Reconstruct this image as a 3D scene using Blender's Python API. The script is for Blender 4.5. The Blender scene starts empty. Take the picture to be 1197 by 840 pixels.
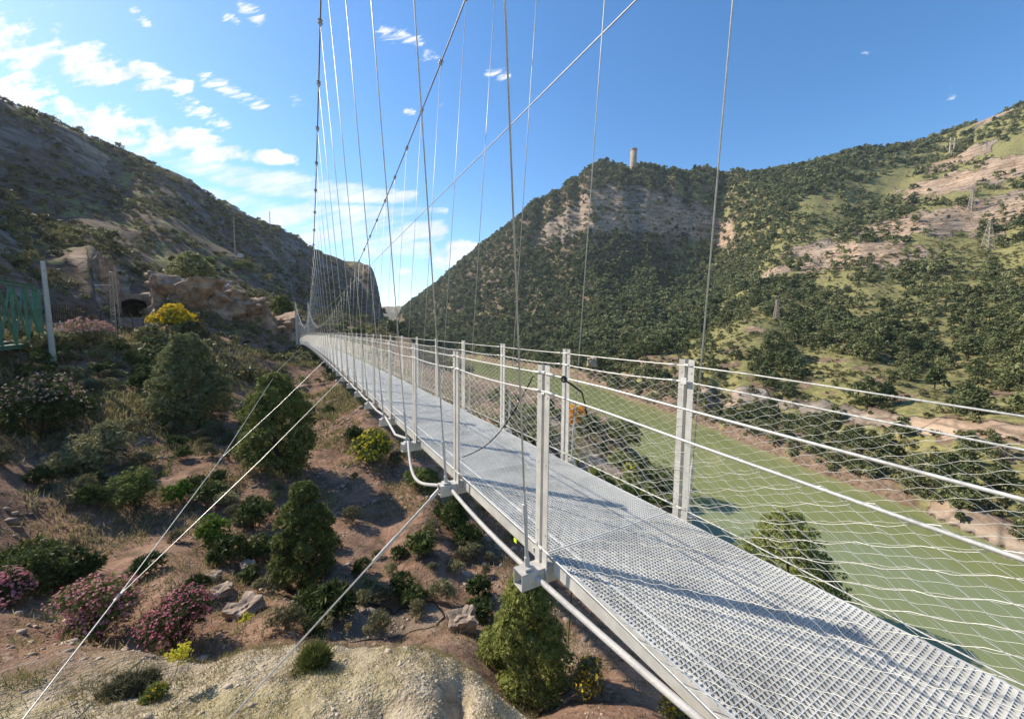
import bpy, bmesh, math, random
import numpy as np
from mathutils import Matrix, Vector, Quaternion
rng = np.random.default_rng(7)
random.seed(7)
scene = bpy.context.scene
COL = scene.collection
# ------------------------------------------------------------------ camera maths
F, PIT, ROL = 450.0, 0.0828, 0.0096
A_, XL, WD, S1, DS, DSR = 0.5129, 1.3606, 1.3011, 2.0028, 1.5328, -0.0628
UB = np.array([-math.sin(A_), math.cos(A_), 0.0]); VB = np.array([math.cos(A_), math.sin(A_), 0.0])

def ray(px, py):
    x = px - 598.5; y = py - 420.0
    cr, sr = math.cos(-ROL), math.sin(-ROL)
    U, V = x * cr - y * sr, x * sr + y * cr
    c, s = math.cos(PIT), math.sin(PIT)
    return np.array([U, F * c - V * s, -V * c - F * s])

def W(px, py, D):
    d = ray(px, py); return d * (D / d[1])

def proj(P):
    P = np.atleast_2d(P); c, s = math.cos(PIT), math.sin(PIT)
    yc = P[:, 1] * c - P[:, 2] * s; zc = P[:, 2] * c + P[:, 1] * s
    yc = np.where(yc < 1e-3, 1e-3, yc)
    u = F * P[:, 0] / yc; v = -F * zc / yc; cr, sr = math.cos(ROL), math.sin(ROL)
    return np.stack([598.5 + u * cr - v * sr, 420 + u * sr + v * cr, yc], 1)

# ------------------------------------------------------------------ noise
_perm = np.random.default_rng(3).permutation(256).astype(np.int64); _perm = np.concatenate([_perm, _perm, _perm])
_grad = np.random.default_rng(4).uniform(0, 2 * np.pi, 256); _gx = np.cos(_grad); _gy = np.sin(_grad)
def pnoise(x, y):
    xi = np.floor(x).astype(np.int64); yi = np.floor(y).astype(np.int64)
    xf = x - xi; yf = y - yi
    u = xf * xf * xf * (xf * (xf * 6 - 15) + 10); v = yf * yf * yf * (yf * (yf * 6 - 15) + 10)
    def g(ix, iy, dx, dy):
        h = _perm[_perm[ix & 255] + (iy & 255)]
        return _gx[h] * dx + _gy[h] * dy
    a = g(xi, yi, xf, yf); b = g(xi + 1, yi, xf - 1, yf); c = g(xi, yi + 1, xf, yf - 1); d = g(xi + 1, yi + 1, xf - 1, yf - 1)
    return (a + u * (b - a)) * (1 - v) + (c + u * (d - c)) * v
def fbm(x, y, L, n=4, gain=.5):
    t = np.zeros_like(x); a = 1.0
    for i in range(n):
        t += a * pnoise(x / L + 17.3 * i, y / L - 9.1 * i); a *= gain; L *= .5
    return t
def sst(a, b, x):
    t = np.clip((x - a) / (b - a), 0, 1); return t * t * (3 - 2 * t)

# ------------------------------------------------------------------ terrain height
WATER = -30.0
CP = [  # pixel x, pixel y, forward distance
 # the gravel mound just below the camera
 (0,850,4.2),(150,850,4.2),(300,845,4.4),(450,850,4.5),(540,860,4.7),
 # gully behind it
 (400,742,13),(470,742,13.5),(540,745,13),(620,826,12),(700,815,11),(800,840,10.5),(400,700,15.5),(470,690,16.5),(330,712,14),(540,700,17),(600,690,18),
 (700,700,20),(450,640,21),(560,640,22),(380,650,19),(640,600,30),
 (430,560,29),(500,570,27),(430,475,43),(480,510,38),(400,440,62),(360,407,86),(375,425,72),(350,430,66),
 # hillside left of the bridge
 (60,440,35),(40,500,28.5),(150,480,33),(100,600,20),(30,640,17),(110,735,13),(0,735,11),(210,750,12),(250,640,19.5),(250,560,26),(160,590,22.5),(300,500,38),
 (230,420,48),(225,490,37),(280,390,68),(300,445,52),(320,560,27),(350,690,17.5),(200,690,14.5),(180,640,18),(330,410,76),(300,690,16.5),
 # railway ledge
 (0,398,37),(60,393,41),(110,394,46),(190,386,58),(150,388,62),(160,381,80),(60,386,52),(100,383,64),
 # rock spur right of the portal
 (192,345,70),(200,336,72),(240,352,76),(300,366,85),(335,384,92),(345,394,92),(240,375,68),(290,378,78),
 # rocks and mountain above the railway
 (0,318,60),(50,340,66),(100,303,76),(118,300,78),(128,345,78),(60,300,80),(160,320,100),(200,322,122),(170,298,128),
 (0,220,125),(60,250,125),(100,250,135),(0,262,80),(200,268,158),(250,296,168),(225,318,130),(275,297,185),(310,326,190),(345,355,230),(300,352,140),(350,370,140),(400,378,180),
 (130,215,190),(260,270,250),(345,320,320),(400,345,390),(420,352,400),(430,372,330),
 (444,345,450),(447,372,452),(452,388,430),(440,384,300),(420,388,160),
 # river floor and the left bank (water is cut in separately)
 (480,405,110),(540,446,85),(470,394,240),(560,480,60),(600,500,46),(700,545,50),(690,520,58),(640,470,90),(600,456,160),
 (700,600,33),(800,640,34),(900,690,36),(480,395,600),(460,383,900),(520,398,520),
 # far bank, road cut
 (620,418,380),(700,436,225),(720,455,190),(800,470,140),(840,478,132),(900,515,104),
 # right mountain
 (560,350,640),(620,350,560),(620,390,460),(540,385,560),(500,380,700),(700,350,480),(700,400,330),(760,330,540),(780,380,400),(840,345,470),
 (870,335,430),
 # sunlit spur on the right
 
 (880,385,210),(830,395,230),(760,400,270),(760,425,200),(907,376,230),(960,360,270),(1000,300,350),(1050,330,290),(1050,270,400),(1100,350,240),(1100,280,350),(1135,246,400),(1155,293,320),(1197,330,240),(1197,240,370),(1112,184,560),
 (1000,400,185),(1100,430,150),(1197,400,160),(940,430,165),
 # hills far away in the gap
 (430,364,2400),(455,366,2400),(480,363,2450),(520,366,2300),(400,360,2300),
]
def dense(line, n):
    line = np.array(line, float); t = np.concatenate([[0], np.cumsum(np.hypot(np.diff(line[:, 0]), np.diff(line[:, 1])))]); q = np.linspace(0, t[-1], n)
    return [(float(np.interp(v, t, line[:, 0])), float(np.interp(v, t, line[:, 1])), float(np.exp(np.interp(v, t, np.log(line[:, 2]))))) for v in q]
SKY_R = dense([(472,362,900),(500,340,860),(520,325,835),(560,291,800),(590,270,780),(620,246,762),(660,218,752),(685,203,744),(702,196,738),(735,199,728),(770,205,718),(800,208,708),(860,208,694),(930,198,694),(1000,178,690),(1075,170,685),(1110,158,672),(1150,144,650),(1197,125,640),(1260,107,620)], 40)
SKY_L = dense([(-60,95,165),(0,122,175),(60,148,195),(130,176,225),(200,206,265),(260,236,305),(300,262,345),(345,281,385),(380,303,415),(405,313,435),(425,317,445),(437,321,448)], 24)
CLIFF_T = dense([(630,262,738),(690,218,724),(745,214,704),(800,221,686),(840,245,670)], 9)
CLIFF_B = dense([(690,292,600),(745,282,640),(800,282,650),(840,288,630)], 9)
FOOT = dense([(540,385,560),(620,372,520),(700,362,462),(780,365,420),(840,345,450),(870,335,430)], 10)
SPUR = dense([(872,338,370),(900,318,385),(950,290,420),(1010,245,500),(1060,205,560),(1110,172,610)], 10)
MCREST = dense([(-40,752,6.2),(60,757,6.2),(150,765,6.2),(230,779,5.9),(280,764,6.1),(335,757,6.25),(400,755,6.3),(470,751,6.4),(520,764,6.25),(565,794,5.95),(615,842,5.5)], 26)
MDOWN = [(x, y + 45, D * .80) for x, y, D in MCREST[::2]]
ROAD = dense([(830,452,140),(885,462,128),(940,471,118),(1047,487,94),(1110,496,82),(1154,502,76),(1197,508,72),(1260,520,66)], 14)
ROADB = [(x, y + 34, D * .93) for x, y, D in ROAD[2:]]; ROADT = [(x, y - 14, D * 1.07) for x, y, D in ROAD]
CP += ROAD + ROADB + ROADT + MCREST + MDOWN + SKY_R + SKY_L + CLIFF_T + CLIFF_B + FOOT + SPUR
cp = np.array([np.append(W(*c), 0)[:3] for c in CP])
extra = []  # (azimuth deg, r, h)
for az in (-112, -90, -72):
    extra += [(az, 2, -4.2), (az, 6, -4.6 if az < -80 else -5), (az, 15, -7), (az, 35, -2.5), (az, 70, 10), (az, 150, 48), (az, 260, 80), (az, 500, 60), (az, 2000, 0)]
extra += [(-60, 15, -9), (-60, 36, -3), (-60, 170, 75), (-60, 230, 100)]
for az in (75, 95, 112):
    extra += [(az, 2, -4.2), (az, 8, -9), (az, 20, -22), (az, 30, -31), (az, 60, -29), (az, 75, -18), (az, 150, 15), (az, 300, 80), (az, 560, 210), (az, 900, 150), (az, 2500, 0)]
extra += [(0, 2, -4.2), (-30, 2, -4.2), (30, 3, -4.8), (30, 8, -8.6), (45, 8, -8.2), (55, 5, -5.2), (45, 16, -15), (60, 20, -21)]
for px, py, D in [(x, y, D * 1.35) for x, y, D in MCREST[3:-2:2]]:
    p = W(px, py, D); extra.append((math.degrees(math.atan2(p[0], p[1])), math.hypot(p[0], p[1]), p[2] - .8))
# the land behind the skylines falls away
for px, py, D in SKY_L[::2] + SKY_L[-1:]:
    p = W(px, py, D)
    for k, q in ((1.35, .80), (2.2, .40), (4, .05)):
        extra.append((math.degrees(math.atan2(p[0], p[1])), math.hypot(p[0], p[1]) * k, p[2] * q))
for px, py, D in SKY_R[::2]:
    p = W(px, py, D)
    for k, q in ((1.25, .85), (1.7, .45), (2.4, .1)):
        extra.append((math.degrees(math.atan2(p[0], p[1])), math.hypot(p[0], p[1]) * k, p[2] * q))
e = np.array(extra)
ex = np.stack([np.sin(np.radians(e[:, 0])) * e[:, 1], np.cos(np.radians(e[:, 0])) * e[:, 1], e[:, 2]], 1)
cp = np.concatenate([cp, ex])
def polar(x, y): return np.arctan2(x, y), np.hypot(x, y)
_az, _r = polar(cp[:, 0], cp[:, 1])
R0 = 6.0; KA = 4.0
_q = np.stack([_az * KA, np.log(_r + 1.0)], 1); _g = cp[:, 2] / (_r + R0)
def _phi(d2): return np.sqrt(d2 + .0036)
n_ = len(_q)
_d2 = ((_q[:, None] - _q[None]) ** 2).sum(2)
_M = np.zeros((n_ + 3, n_ + 3)); _M[:n_, :n_] = _phi(_d2) - .004 * np.eye(n_); _M[:n_, n_] = 1; _M[:n_, n_ + 1:] = _q; _M[n_:, :n_] = _M[:n_, n_:].T
_w = np.linalg.solve(_M, np.concatenate([_g, np.zeros(3)]))
def base_h(x, y):
    az, r = polar(x, y); q = np.stack([az * KA, np.log(r + 1.0)], 1); out = np.empty(len(q))
    for i in range(0, len(q), 20000):
        b = q[i:i + 20000]
        d2 = ((b[:, None] - _q[None]) ** 2).sum(2)
        out[i:i + 20000] = _phi(d2) @ _w[:n_] + _w[n_] + b @ _w[n_ + 1:]
    return out * (r + R0)
# river banks: x of the left and right waterline as a function of y
RY = np.array([-60, 0, 40, 62, 78, 119, 171, 220, 300, 355, 420, 500, 600, 900, 1400.])
RLx = np.array([16, 22, 27, 28, 28, 32, 17, -15, -56, -88, -125, -160, -205, -312, -490.])
RRx = np.array([52, 63, 70, 68.5, 65.5, 60, 50, 42, 11, -30, -78, -125, -172, -277, -450.])
def river(x, y):
    l = np.interp(y, RY, RLx); r_ = np.interp(y, RY, RRx)
    wob = fbm(x, y, 14, 3) * 1.6
    return np.minimum(x - l, r_ - x) + wob          # >0 in the river
_c = np.array([W(*q) for q in ((490,420,380),(515,430,300),(545,440,240),(565,446,218),(600,452,203),(640,459,183),(660,466,171),(720,500,119),(760,560,78),(800,605,62),(900,690,45),(1000,770,36),(1197,930,30))])
CAZ = np.arctan2(_c[:, 0], _c[:, 1]); CRW = np.hypot(_c[:, 0], _c[:, 1])
def noise_h(x, y, r):
    out = np.zeros_like(x)
    for i, L in enumerate((160, 80, 40, 20, 10, 5, 2.5, 1.2, .6, .3, .15)):
        fade = sst(L * .9, L * 2.6, r) * (1 - sst(L * 90, L * 200, r))
        m = fade > 0
        if not m.any(): continue
        nz = pnoise(x[m] / L + 31.7 * i, y[m] / L + 11.1 * i)
        rid = .5 - 2 * np.abs(pnoise(x[m] / L * .8 + 5.2 * i, y[m] / L * .8 - 7.7 * i))
        rough = .35 + .65 * sst(40, 140, r[m])
        boost = 1 + .55 * sst(330, 480, r[m]) * (L < 100) * (L > 8)
        amp = boost * L * (.075 if L > 3 else .072) * (.45 if L > 50 else 1)
        out[m] += fade[m] * amp * (nz * .8 + rid * .55 * rough)
    return out
CLT = np.array([(600,300),(640,262),(690,222),(745,218),(800,236),(850,262),(870,285)], float); CLB = np.array([(600,302),(640,284),(700,272),(760,270),(820,276),(850,286),(870,290)], float)
def cliff_zone(x, y, h):
    q = proj(np.stack([x, y, h], 1)); t = np.interp(q[:, 0], CLT[:, 0], CLT[:, 1]); b_ = np.interp(q[:, 0], CLB[:, 0], CLB[:, 1])
    return sst(600, 650, q[:, 0]) * (1 - sst(845, 868, q[:, 0])) * sst(-5, 4, q[:, 1] - t) * (1 - sst(-6, 6, q[:, 1] - b_)) * (y > 560) * (y < 800)
def height(x, y):
    r = np.hypot(x, y)
    h = base_h(x, y) + noise_h(x, y, r) * sst(2, 6, r)
    az0 = np.arctan2(x, y); cz = cliff_zone(x, y, h)
    h = h + cz * (7 * (.45 - 2.2 * np.abs(pnoise(az0 * 14, r / 60))) + 4 * (.4 - 2 * np.abs(pnoise(az0 * 37 + 9, r / 22))) + 6 * pnoise(az0 * 11, h / 11.) + 3.5 * pnoise(az0 * 30, h / 5.))
    far = sst(1000, 1500, y)
    az, _ = polar(x, y); rw = np.interp(az, CAZ, CRW); t = r / rw      # the left bank falls clear of the sight line to the water
    cap = WATER * t - 1.7 - 1.2 * t + noise_h(x, y, r) * .35
    k = sst(-.26, -.20, az) * sst(.12, .26, t) * (t < 1.02)
    h = h * (1 - k) + np.minimum(h, cap) * k
    d = river(x, y)
    bank = WATER + .5 + np.clip(-d, 0, None) * .9 + fbm(x, y, 3, 3) * .35
    inside = WATER - np.clip(d, 0, 4) * .8
    land = np.maximum(h, np.minimum(bank, WATER + 2.5))      # never under water off the river
    hh = np.where(d > 0, inside, np.where(-d < 14, np.minimum(land, WATER + .1 + np.clip(-d, 0, None) * 1.9 + np.clip(-d - 6, 0, None) ** 1.6 * .55), land))
    return hh * (1 - far) + np.maximum(h, WATER + 2) * far
# polar grid
azs = np.radians(np.concatenate([np.linspace(-112, -60, 90, endpoint=False), np.linspace(-60, 60, 860), np.linspace(60, 112, 92)[1:]]))
rs = np.concatenate([[.4, 1.0, 1.6], np.exp(np.linspace(math.log(2.2), math.log(1300), 520)), np.exp(np.linspace(math.log(1330), math.log(3100), 40))])
NA, NR = len(azs), len(rs)
AZ, RR = np.meshgrid(azs, rs, indexing='ij')
GX = (np.sin(AZ) * RR).ravel(); GY = (np.cos(AZ) * RR).ravel()
GH = height(GX, GY).reshape(NA, NR)
def H(x, y):
    x = np.atleast_1d(np.asarray(x, float)); y = np.atleast_1d(np.asarray(y, float))
    az, r = polar(x, y)
    fi = np.clip(np.interp(az, azs, np.arange(NA)), 0, NA - 1.001); fj = np.clip(np.interp(r, rs, np.arange(NR)), 0, NR - 1.001)
    i = fi.astype(int); j = fj.astype(int); a = fi - i; b = fj - j
    return (GH[i, j] * (1 - a) + GH[i + 1, j] * a) * (1 - b) + (GH[i, j + 1] * (1 - a) + GH[i + 1, j + 1] * a) * b
def ground_hit(px, py, dmax=1500):
    """first place where the sight line meets the ground"""
    d = ray(px, py); d = d / d[1]
    D = np.exp(np.linspace(math.log(2.0), math.log(dmax), 1500))
    P = d[None] * D[:, None]
    below = P[:, 2] < H(P[:, 0], P[:, 1])
    k = int(np.argmax(below)) if below.any() else len(D) - 1
    return P[k]
def visible(P, n=48):
    """True where the straight line from the camera to P clears the terrain"""
    t = np.linspace(.03, .985, n)[None, :, None]
    Q = P[:, None] * t
    h = H(Q[..., 0].ravel(), Q[..., 1].ravel()).reshape(len(P), n)
    return (Q[..., 2] > h - .02).all(1)
# ------------------------------------------------------------------ scene helpers
def tag(o, label=None, cat=None, group=None, kind=None):
    if label: o['label'] = label
    if cat: o['category'] = cat
    if group: o['group'] = group
    if kind: o['kind'] = kind
    return o
def empty(name, loc=(0, 0, 0)):
    o = bpy.data.objects.new(name, None); o.location = loc; COL.objects.link(o); o.empty_display_size = .3; return o
def link(name, me, parent=None):
    o = bpy.data.objects.new(name, me); COL.objects.link(o)
    if parent is not None: o.parent = parent
    return o
class MB:
    """collects shapes, builds ONE mesh object"""
    def __init__(s): s.v = []; s.f = []; s.n = 0; s.m = []
    def add(s, V, Fc, mi=0):
        V = np.asarray(V, float); s.v.append(V)
        for f in Fc: s.f.append(tuple(i + s.n for i in f)); s.m.append(mi)
        s.n += len(V)
    def box(s, c, sx, sy, sz, ax=None, mi=0):
        ax = np.eye(3) if ax is None else np.asarray(ax)
        k = np.array([[-1,-1,-1],[1,-1,-1],[1,1,-1],[-1,1,-1],[-1,-1,1],[1,-1,1],[1,1,1],[-1,1,1]]) * .5 * np.array([sx, sy, sz])
        s.add(np.asarray(c) + k @ ax, [(0,3,2,1),(4,5,6,7),(0,1,5,4),(1,2,6,5),(2,3,7,6),(3,0,4,7)], mi)
    def bar(s, a, b, w, t, up=(0, 0, 1), mi=0):
        a = np.asarray(a, float); b = np.asarray(b, float); d = b - a; L = np.linalg.norm(d); d = d / L
        sd = np.cross(d, up); sd = sd / (np.linalg.norm(sd) + 1e-9); u2 = np.cross(sd, d)
        s.box((a + b) / 2, L, w, t, [d, sd, u2], mi)
    def tube(s, pts, r, n=6, cap=True, mi=0):
        pts = np.asarray(pts, float); N = len(pts)
        rad = np.full(N, r) if np.isscalar(r) else np.asarray(r, float)
        tg = np.gradient(pts, axis=0); tg /= np.linalg.norm(tg, axis=1)[:, None] + 1e-12
        ref = np.array([0, 0, 1.]) if abs(tg[0, 2]) < .9 else np.array([1., 0, 0])
        a = np.cross(tg, ref); a /= np.linalg.norm(a, axis=1)[:, None] + 1e-12; b = np.cross(tg, a)
        th = np.arange(n) * 2 * np.pi / n
        V = pts[:, None] + rad[:, None, None] * (a[:, None] * np.cos(th)[None, :, None] + b[:, None] * np.sin(th)[None, :, None])
        Fc = [(i * n + k, (i + 1) * n + k, (i + 1) * n + (k + 1) % n, i * n + (k + 1) % n) for i in range(N - 1) for k in range(n)]
        if cap: Fc += [tuple(range(n)), tuple((N - 1) * n + k for k in reversed(range(n)))]
        s.add(V.reshape(-1, 3), Fc, mi)
    def mesh(s, name, mats, smooth=False):
        me = bpy.data.meshes.new(name)
        me.from_pydata(np.concatenate(s.v).tolist(), [], s.f)
        for m in (mats if isinstance(mats, (list, tuple)) else [mats]): me.materials.append(m)
        if any(s.m): me.polygons.foreach_set('material_index', np.array(s.m, np.int32))
        if smooth: me.polygons.foreach_set('use_smooth', np.ones(len(s.f), bool))
        me.update(); return me
    def build(s, name, mats, parent=None, smooth=False):
        return link(name, s.mesh(name, mats, smooth), parent)
def np_mesh(name, V, Fa, mats, smooth=False, midx=None, attr=None):
    """fast mesh from an array of equal sized faces"""
    me = bpy.data.meshes.new(name); k = Fa.shape[1]
    me.vertices.add(len(V)); me.vertices.foreach_set('co', np.ascontiguousarray(V, np.float32).ravel())
    me.loops.add(Fa.size); me.loops.foreach_set('vertex_index', np.ascontiguousarray(Fa, np.int32).ravel())
    me.polygons.add(len(Fa)); me.polygons.foreach_set('loop_start', np.arange(0, Fa.size, k, dtype=np.int32))
    me.polygons.foreach_set('loop_total', np.full(len(Fa), k, np.int32))
    if smooth: me.polygons.foreach_set('use_smooth', np.ones(len(Fa), bool))
    if midx is not None: me.polygons.foreach_set('material_index', midx.astype(np.int32))
    for m in (mats if isinstance(mats, (list, tuple)) else [mats]): me.materials.append(m)
    me.update(calc_edges=True)
    for an, val in (attr or {}).items():
        a = me.attributes.new(an, 'FLOAT', 'POINT'); a.data.foreach_set('value', val.astype(np.float32))
    me.validate(); return me

# ------------------------------------------------------------------ materials
class NT:
    def __init__(s, tree): s.t = tree; s.n = tree.nodes; s.l = tree.links
    def N(s, typ, **kw):
        x = s.n.new(typ)
        for k, v in kw.items():
            if k == 'inp':
                for a, b in v.items(): s.put(x, a, b)
            else: setattr(x, k, v)
        return x
    def put(s, node, key, val):
        sock = node.inputs[key]
        if hasattr(val, 'is_output'): s.l.new(val, sock)
        elif hasattr(val, 'outputs'): s.l.new(val.outputs[0], sock)
        else: sock.default_value = val
    def math(s, op, a, b=None, c=None, clamp=False):
        x = s.n.new('ShaderNodeMath'); x.operation = op; x.use_clamp = clamp
        for i, v in enumerate((a, b, c)):
            if v is not None: s.put(x, i, v)
        return x.outputs[0]
    def noise(s, vec, scale, detail=4, rough=.55, dist=0.0):
        return s.N('ShaderNodeTexNoise', inp={'Vector': vec, 'Scale': scale, 'Detail': detail, 'Roughness': rough, 'Distortion': dist}).outputs[0]
    def rng(s, v, a, b, c=0., d=1., smooth=True):
        x = s.n.new('ShaderNodeMapRange'); x.interpolation_type = 'SMOOTHSTEP' if smooth else 'LINEAR'
        for i, q in enumerate((v, a, b, c, d)): s.put(x, i, q)
        return x.outputs[0]
    def mix(s, f, a, b):
        x = s.n.new('ShaderNodeMix'); x.data_type = 'RGBA'
        s.put(x, 0, f); s.put(x, 6, a); s.put(x, 7, b); return x.outputs[2]
    def attr(s, name): return s.N('ShaderNodeAttribute', attribute_name=name).outputs['Fac']
def new_mat(name):
    m = bpy.data.materials.new(name); m.use_nodes = True; nt = NT(m.node_tree)
    b = nt.n['Principled BSDF']; b.inputs['Specular IOR Level'].default_value = .25
    return m, nt, b
def c4(c): return (c[0], c[1], c[2], 1.)
def steel(name, col, rough=.45, metal=.35, scale=18, var=.16, bump=.0):
    m, nt, b = new_mat(name); co = nt.N('ShaderNodeTexCoord').outputs['Object']
    n1 = nt.noise(co, scale, 5, .65); n2 = nt.noise(co, scale * .13, 3, .5)
    f = nt.math('ADD', nt.math('MULTIPLY', n1, .6), nt.math('MULTIPLY', n2, .4))
    lo = c4([c * (1 - var) for c in col]); hi = c4([min(1, c * (1 + var)) for c in col])
    nt.put(b, 'Base Color', nt.mix(nt.rng(f, .35, .65), lo, hi))
    nt.put(b, 'Roughness', nt.rng(n1, .3, .7, rough - .08, rough + .1)); b.inputs['Metallic'].default_value = metal
    b.inputs['Specular IOR Level'].default_value = .5
    return m
def plain(name, col, rough=.8, scale=6, var=.25, spec=.25):
    m, nt, b = new_mat(name); co = nt.N('ShaderNodeTexCoord').outputs['Object']
    n = nt.noise(co, scale, 6, .65)
    nt.put(b, 'Base Color', nt.mix(nt.rng(n, .3, .7), c4([c * (1 - var) for c in col]), c4([c * (1 + var) for c in col])))
    b.inputs['Roughness'].default_value = rough; b.inputs['Specular IOR Level'].default_value = spec
    bp = nt.N('ShaderNodeBump', inp={'Strength': .25, 'Distance': .05, 'Height': n}); nt.put(b, 'Normal', bp)
    return m
def leaf(name, dark, light, trans=.25, scale=.8, rand=True, rough=.6, tint=False):
    """foliage: colour varies leaf clump by leaf clump and tree by tree, some light passes through"""
    m, nt, b = new_mat(name); geo = nt.N('ShaderNodeNewGeometry'); co = nt.N('ShaderNodeTexCoord').outputs['Object']
    n = nt.noise(co, scale, 2, .5)
    f = nt.math('ADD', nt.math('MULTIPLY', geo.outputs['Random Per Island'], .55), nt.math('MULTIPLY', n, .5))
    if rand:
        oi = nt.N('ShaderNodeObjectInfo').outputs['Random']; f = nt.math('ADD', f, nt.math('MULTIPLY', nt.math('SUBTRACT', oi, .5), .35))
    if tint: f = nt.math('ADD', f, nt.math('MULTIPLY', nt.math('SUBTRACT', nt.attr('tint'), .5), .95))
    colr = nt.mix(nt.rng(f, .15, .95), c4(dark), c4(light))
    nt.put(b, 'Base Color', colr); b.inputs['Roughness'].default_value = rough; b.inputs['Specular IOR Level'].default_value = .2
    tr = nt.N('ShaderNodeBsdfTranslucent', inp={'Color': colr}); mx = nt.N('ShaderNodeMixShader', inp={0: trans})
    nt.l.new(b.outputs[0], mx.inputs[1]); nt.l.new(tr.outputs[0], mx.inputs[2]); nt.l.new(mx.outputs[0], nt.n['Material Output'].inputs[0])
    return m
M = {}
M['galv'] = steel('galvanised_steel', (.50, .488, .452), .45, .12, 9, .14)
M['galv_dull'] = steel('galvanised_tube', (.47, .45, .415), .5, .1, 14, .16)
M['grate'] = steel('galvanised_grating', (.53, .53, .505), .45, .05, 2.2, .22)
M['wire'] = steel('stainless_wire', (.68, .67, .60), .4, .2, 30, .1)
M['rope'] = steel('steel_rope', (.52, .51, .47), .45, .25, 60, .2)
M['maincable'] = steel('backlit_cable_steel', (.30, .29, .27), .5, .4, 40, .2)  # darker grey than the ropes: the backlit look is put into the colour
M['clamp'] = steel('clamp_steel', (.50, .46, .40), .45, .4, 30, .2)
M['black_rope'] = plain('black_rope', (.02, .02, .022), .8, 60, .3)
M['white_pole'] = plain('pale_concrete', (.48, .46, .42), .85, 5, .18)
M['concrete'] = plain('grey_concrete', (.26, .25, .235), .9, 2, .25)
M['green_paint'] = plain('green_bridge_paint', (.07, .19, .13), .5, 1.2, .3, .5)
M['rusty'] = plain('rusty_iron', (.12, .06, .05), .8, 4, .4)
M['dark_iron'] = plain('dark_iron', (.035, .033, .032), .6, 4, .3)
M['stone'] = plain('tower_stone', (.34, .27, .20), .9, .3, .3)
M['pylon_metal'] = plain('weathered_lattice_steel', (.40, .34, .27), .6, 1, .2)
M['bark'] = plain('pine_bark', (.085, .062, .048), .95, 5, .4)
M['twig'] = plain('dry_twig', (.13, .105, .08), .9, 9, .35)
M['spur_rock'] = plain('spur_rock', (.31, .215, .15), .95, .7, .5)
M['conduit'] = plain('grey_conduit', (.40, .385, .36), .6, 7, .15, .4)
M['white'] = plain('white_plaster', (.62, .60, .56), .8, 3, .12)
M['dark_hole'] = plain('tunnel_darkness', (.03, .028, .027), .95, 1, .4)  # near-black colour stands in for the shade inside the tunnel
M['pine'] = leaf('pine_needles', (0.074, 0.105, 0.029), (0.307, 0.328, 0.094), .28, 1.2)
M['pine_pale'] = leaf('grey_green_pine_needles', (0.138, 0.159, 0.071), (0.467, 0.454, 0.201), .28, 1.2)
M['pine_bright'] = leaf('yellow_green_pine_needles', (0.098, 0.132, 0.030), (0.380, 0.402, 0.115), .30, 2.2)
M['far_pine'] = leaf('far_pine_foliage', (.060, .086, .034), (.250, .262, .115), .12, .12)
M['wood'] = leaf('pine_wood_foliage', (.058, .084, .034), (.250, .260, .118), .12, .03, tint=True)
M['scrub'] = leaf('scrub_foliage', (.078, .080, .034), (.300, .282, .130), .15, .05, tint=True)
M['shrub_dark'] = leaf('dark_shrub_leaves', (0.037, 0.059, 0.017), (0.129, 0.156, 0.042), .2, 1.5)
M['shrub_mid'] = leaf('green_shrub_leaves', (0.077, 0.113, 0.029), (0.250, 0.284, 0.080), .25, 1.5)
M['shrub_grey'] = leaf('grey_green_shrub_leaves', (0.129, 0.133, 0.065), (0.399, 0.368, 0.179), .2, 1.5)
M['shrub_bright'] = leaf('bright_green_leaves', (.055, .115, .012), (.190, .300, .040), .3, 2.5)
M['olive'] = leaf('olive_scrub_leaves', (0.083, 0.079, 0.040), (0.237, 0.220, 0.108), .2, .5)
M['pink'] = leaf('pink_blossom', (.66, .24, .27), (.92, .60, .60), .3, 3, rough=.7)
M['magenta'] = leaf('magenta_blossom', (.52, .12, .20), (.84, .38, .45), .3, 3, rough=.7)
M['palepink'] = leaf('pale_pink_blossom', (.42, .24, .21), (.74, .52, .47), .3, 3, rough=.7)
M['yellow'] = leaf('yellow_broom_blossom', (.58, .38, .015), (.88, .68, .04), .3, 3, rough=.7)
M['lemon'] = leaf('lemon_blossom', (.50, .45, .03), (.80, .74, .10), .3, 3, rough=.7)
M['orange'] = leaf('orange_blossom', (.72, .30, .01), (.90, .55, .03), .3, 3, rough=.7)
M['dry'] = leaf('dry_grass', (.20, .165, .075), (.46, .40, .21), .3, .7)
M['greengrass'] = leaf('green_grass', (.075, .095, .022), (.26, .27, .075), .3, .7)
M['pebble'] = plain('pale_pebbles', (.42, .35, .265), .9, 9, .3)
M['boulder'] = plain('brown_boulder', (.31, .24, .18), .9, 1.3, .4)
# ------------------------------------------------------------------ ground sheet
gx = GX.reshape(NA, NR); gy = GY.reshape(NA, NR)
def grid_normals():
    P = np.stack([gx, gy, GH], 2)
    du = np.gradient(P, axis=0); dv = np.gradient(P, axis=1)
    n = np.cross(dv, du); n /= np.linalg.norm(n, axis=2)[..., None] + 1e-12
    n *= np.sign(n[..., 2:3] + 1e-9); return n
GN = grid_normals(); SLOPE = 1 - GN[..., 2]
def Hattr(arr, x, y):
    az, r = polar(np.asarray(x), np.asarray(y))
    i = np.clip(np.rint(np.interp(az, azs, np.arange(NA))), 0, NA - 1).astype(int); j = np.clip(np.rint(np.interp(r, rs, np.arange(NR))), 0, NR - 1).astype(int)
    return arr[i, j]
xx, yy = gx.ravel(), gy.ravel(); rr = np.hypot(xx, yy); aa = np.degrees(np.arctan2(xx, yy)); sl = SLOPE.ravel()
big = fbm(xx, yy, 60, 4); mid = fbm(xx, yy, 9, 4); sml = fbm(xx, yy, 2.2, 4)
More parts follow.
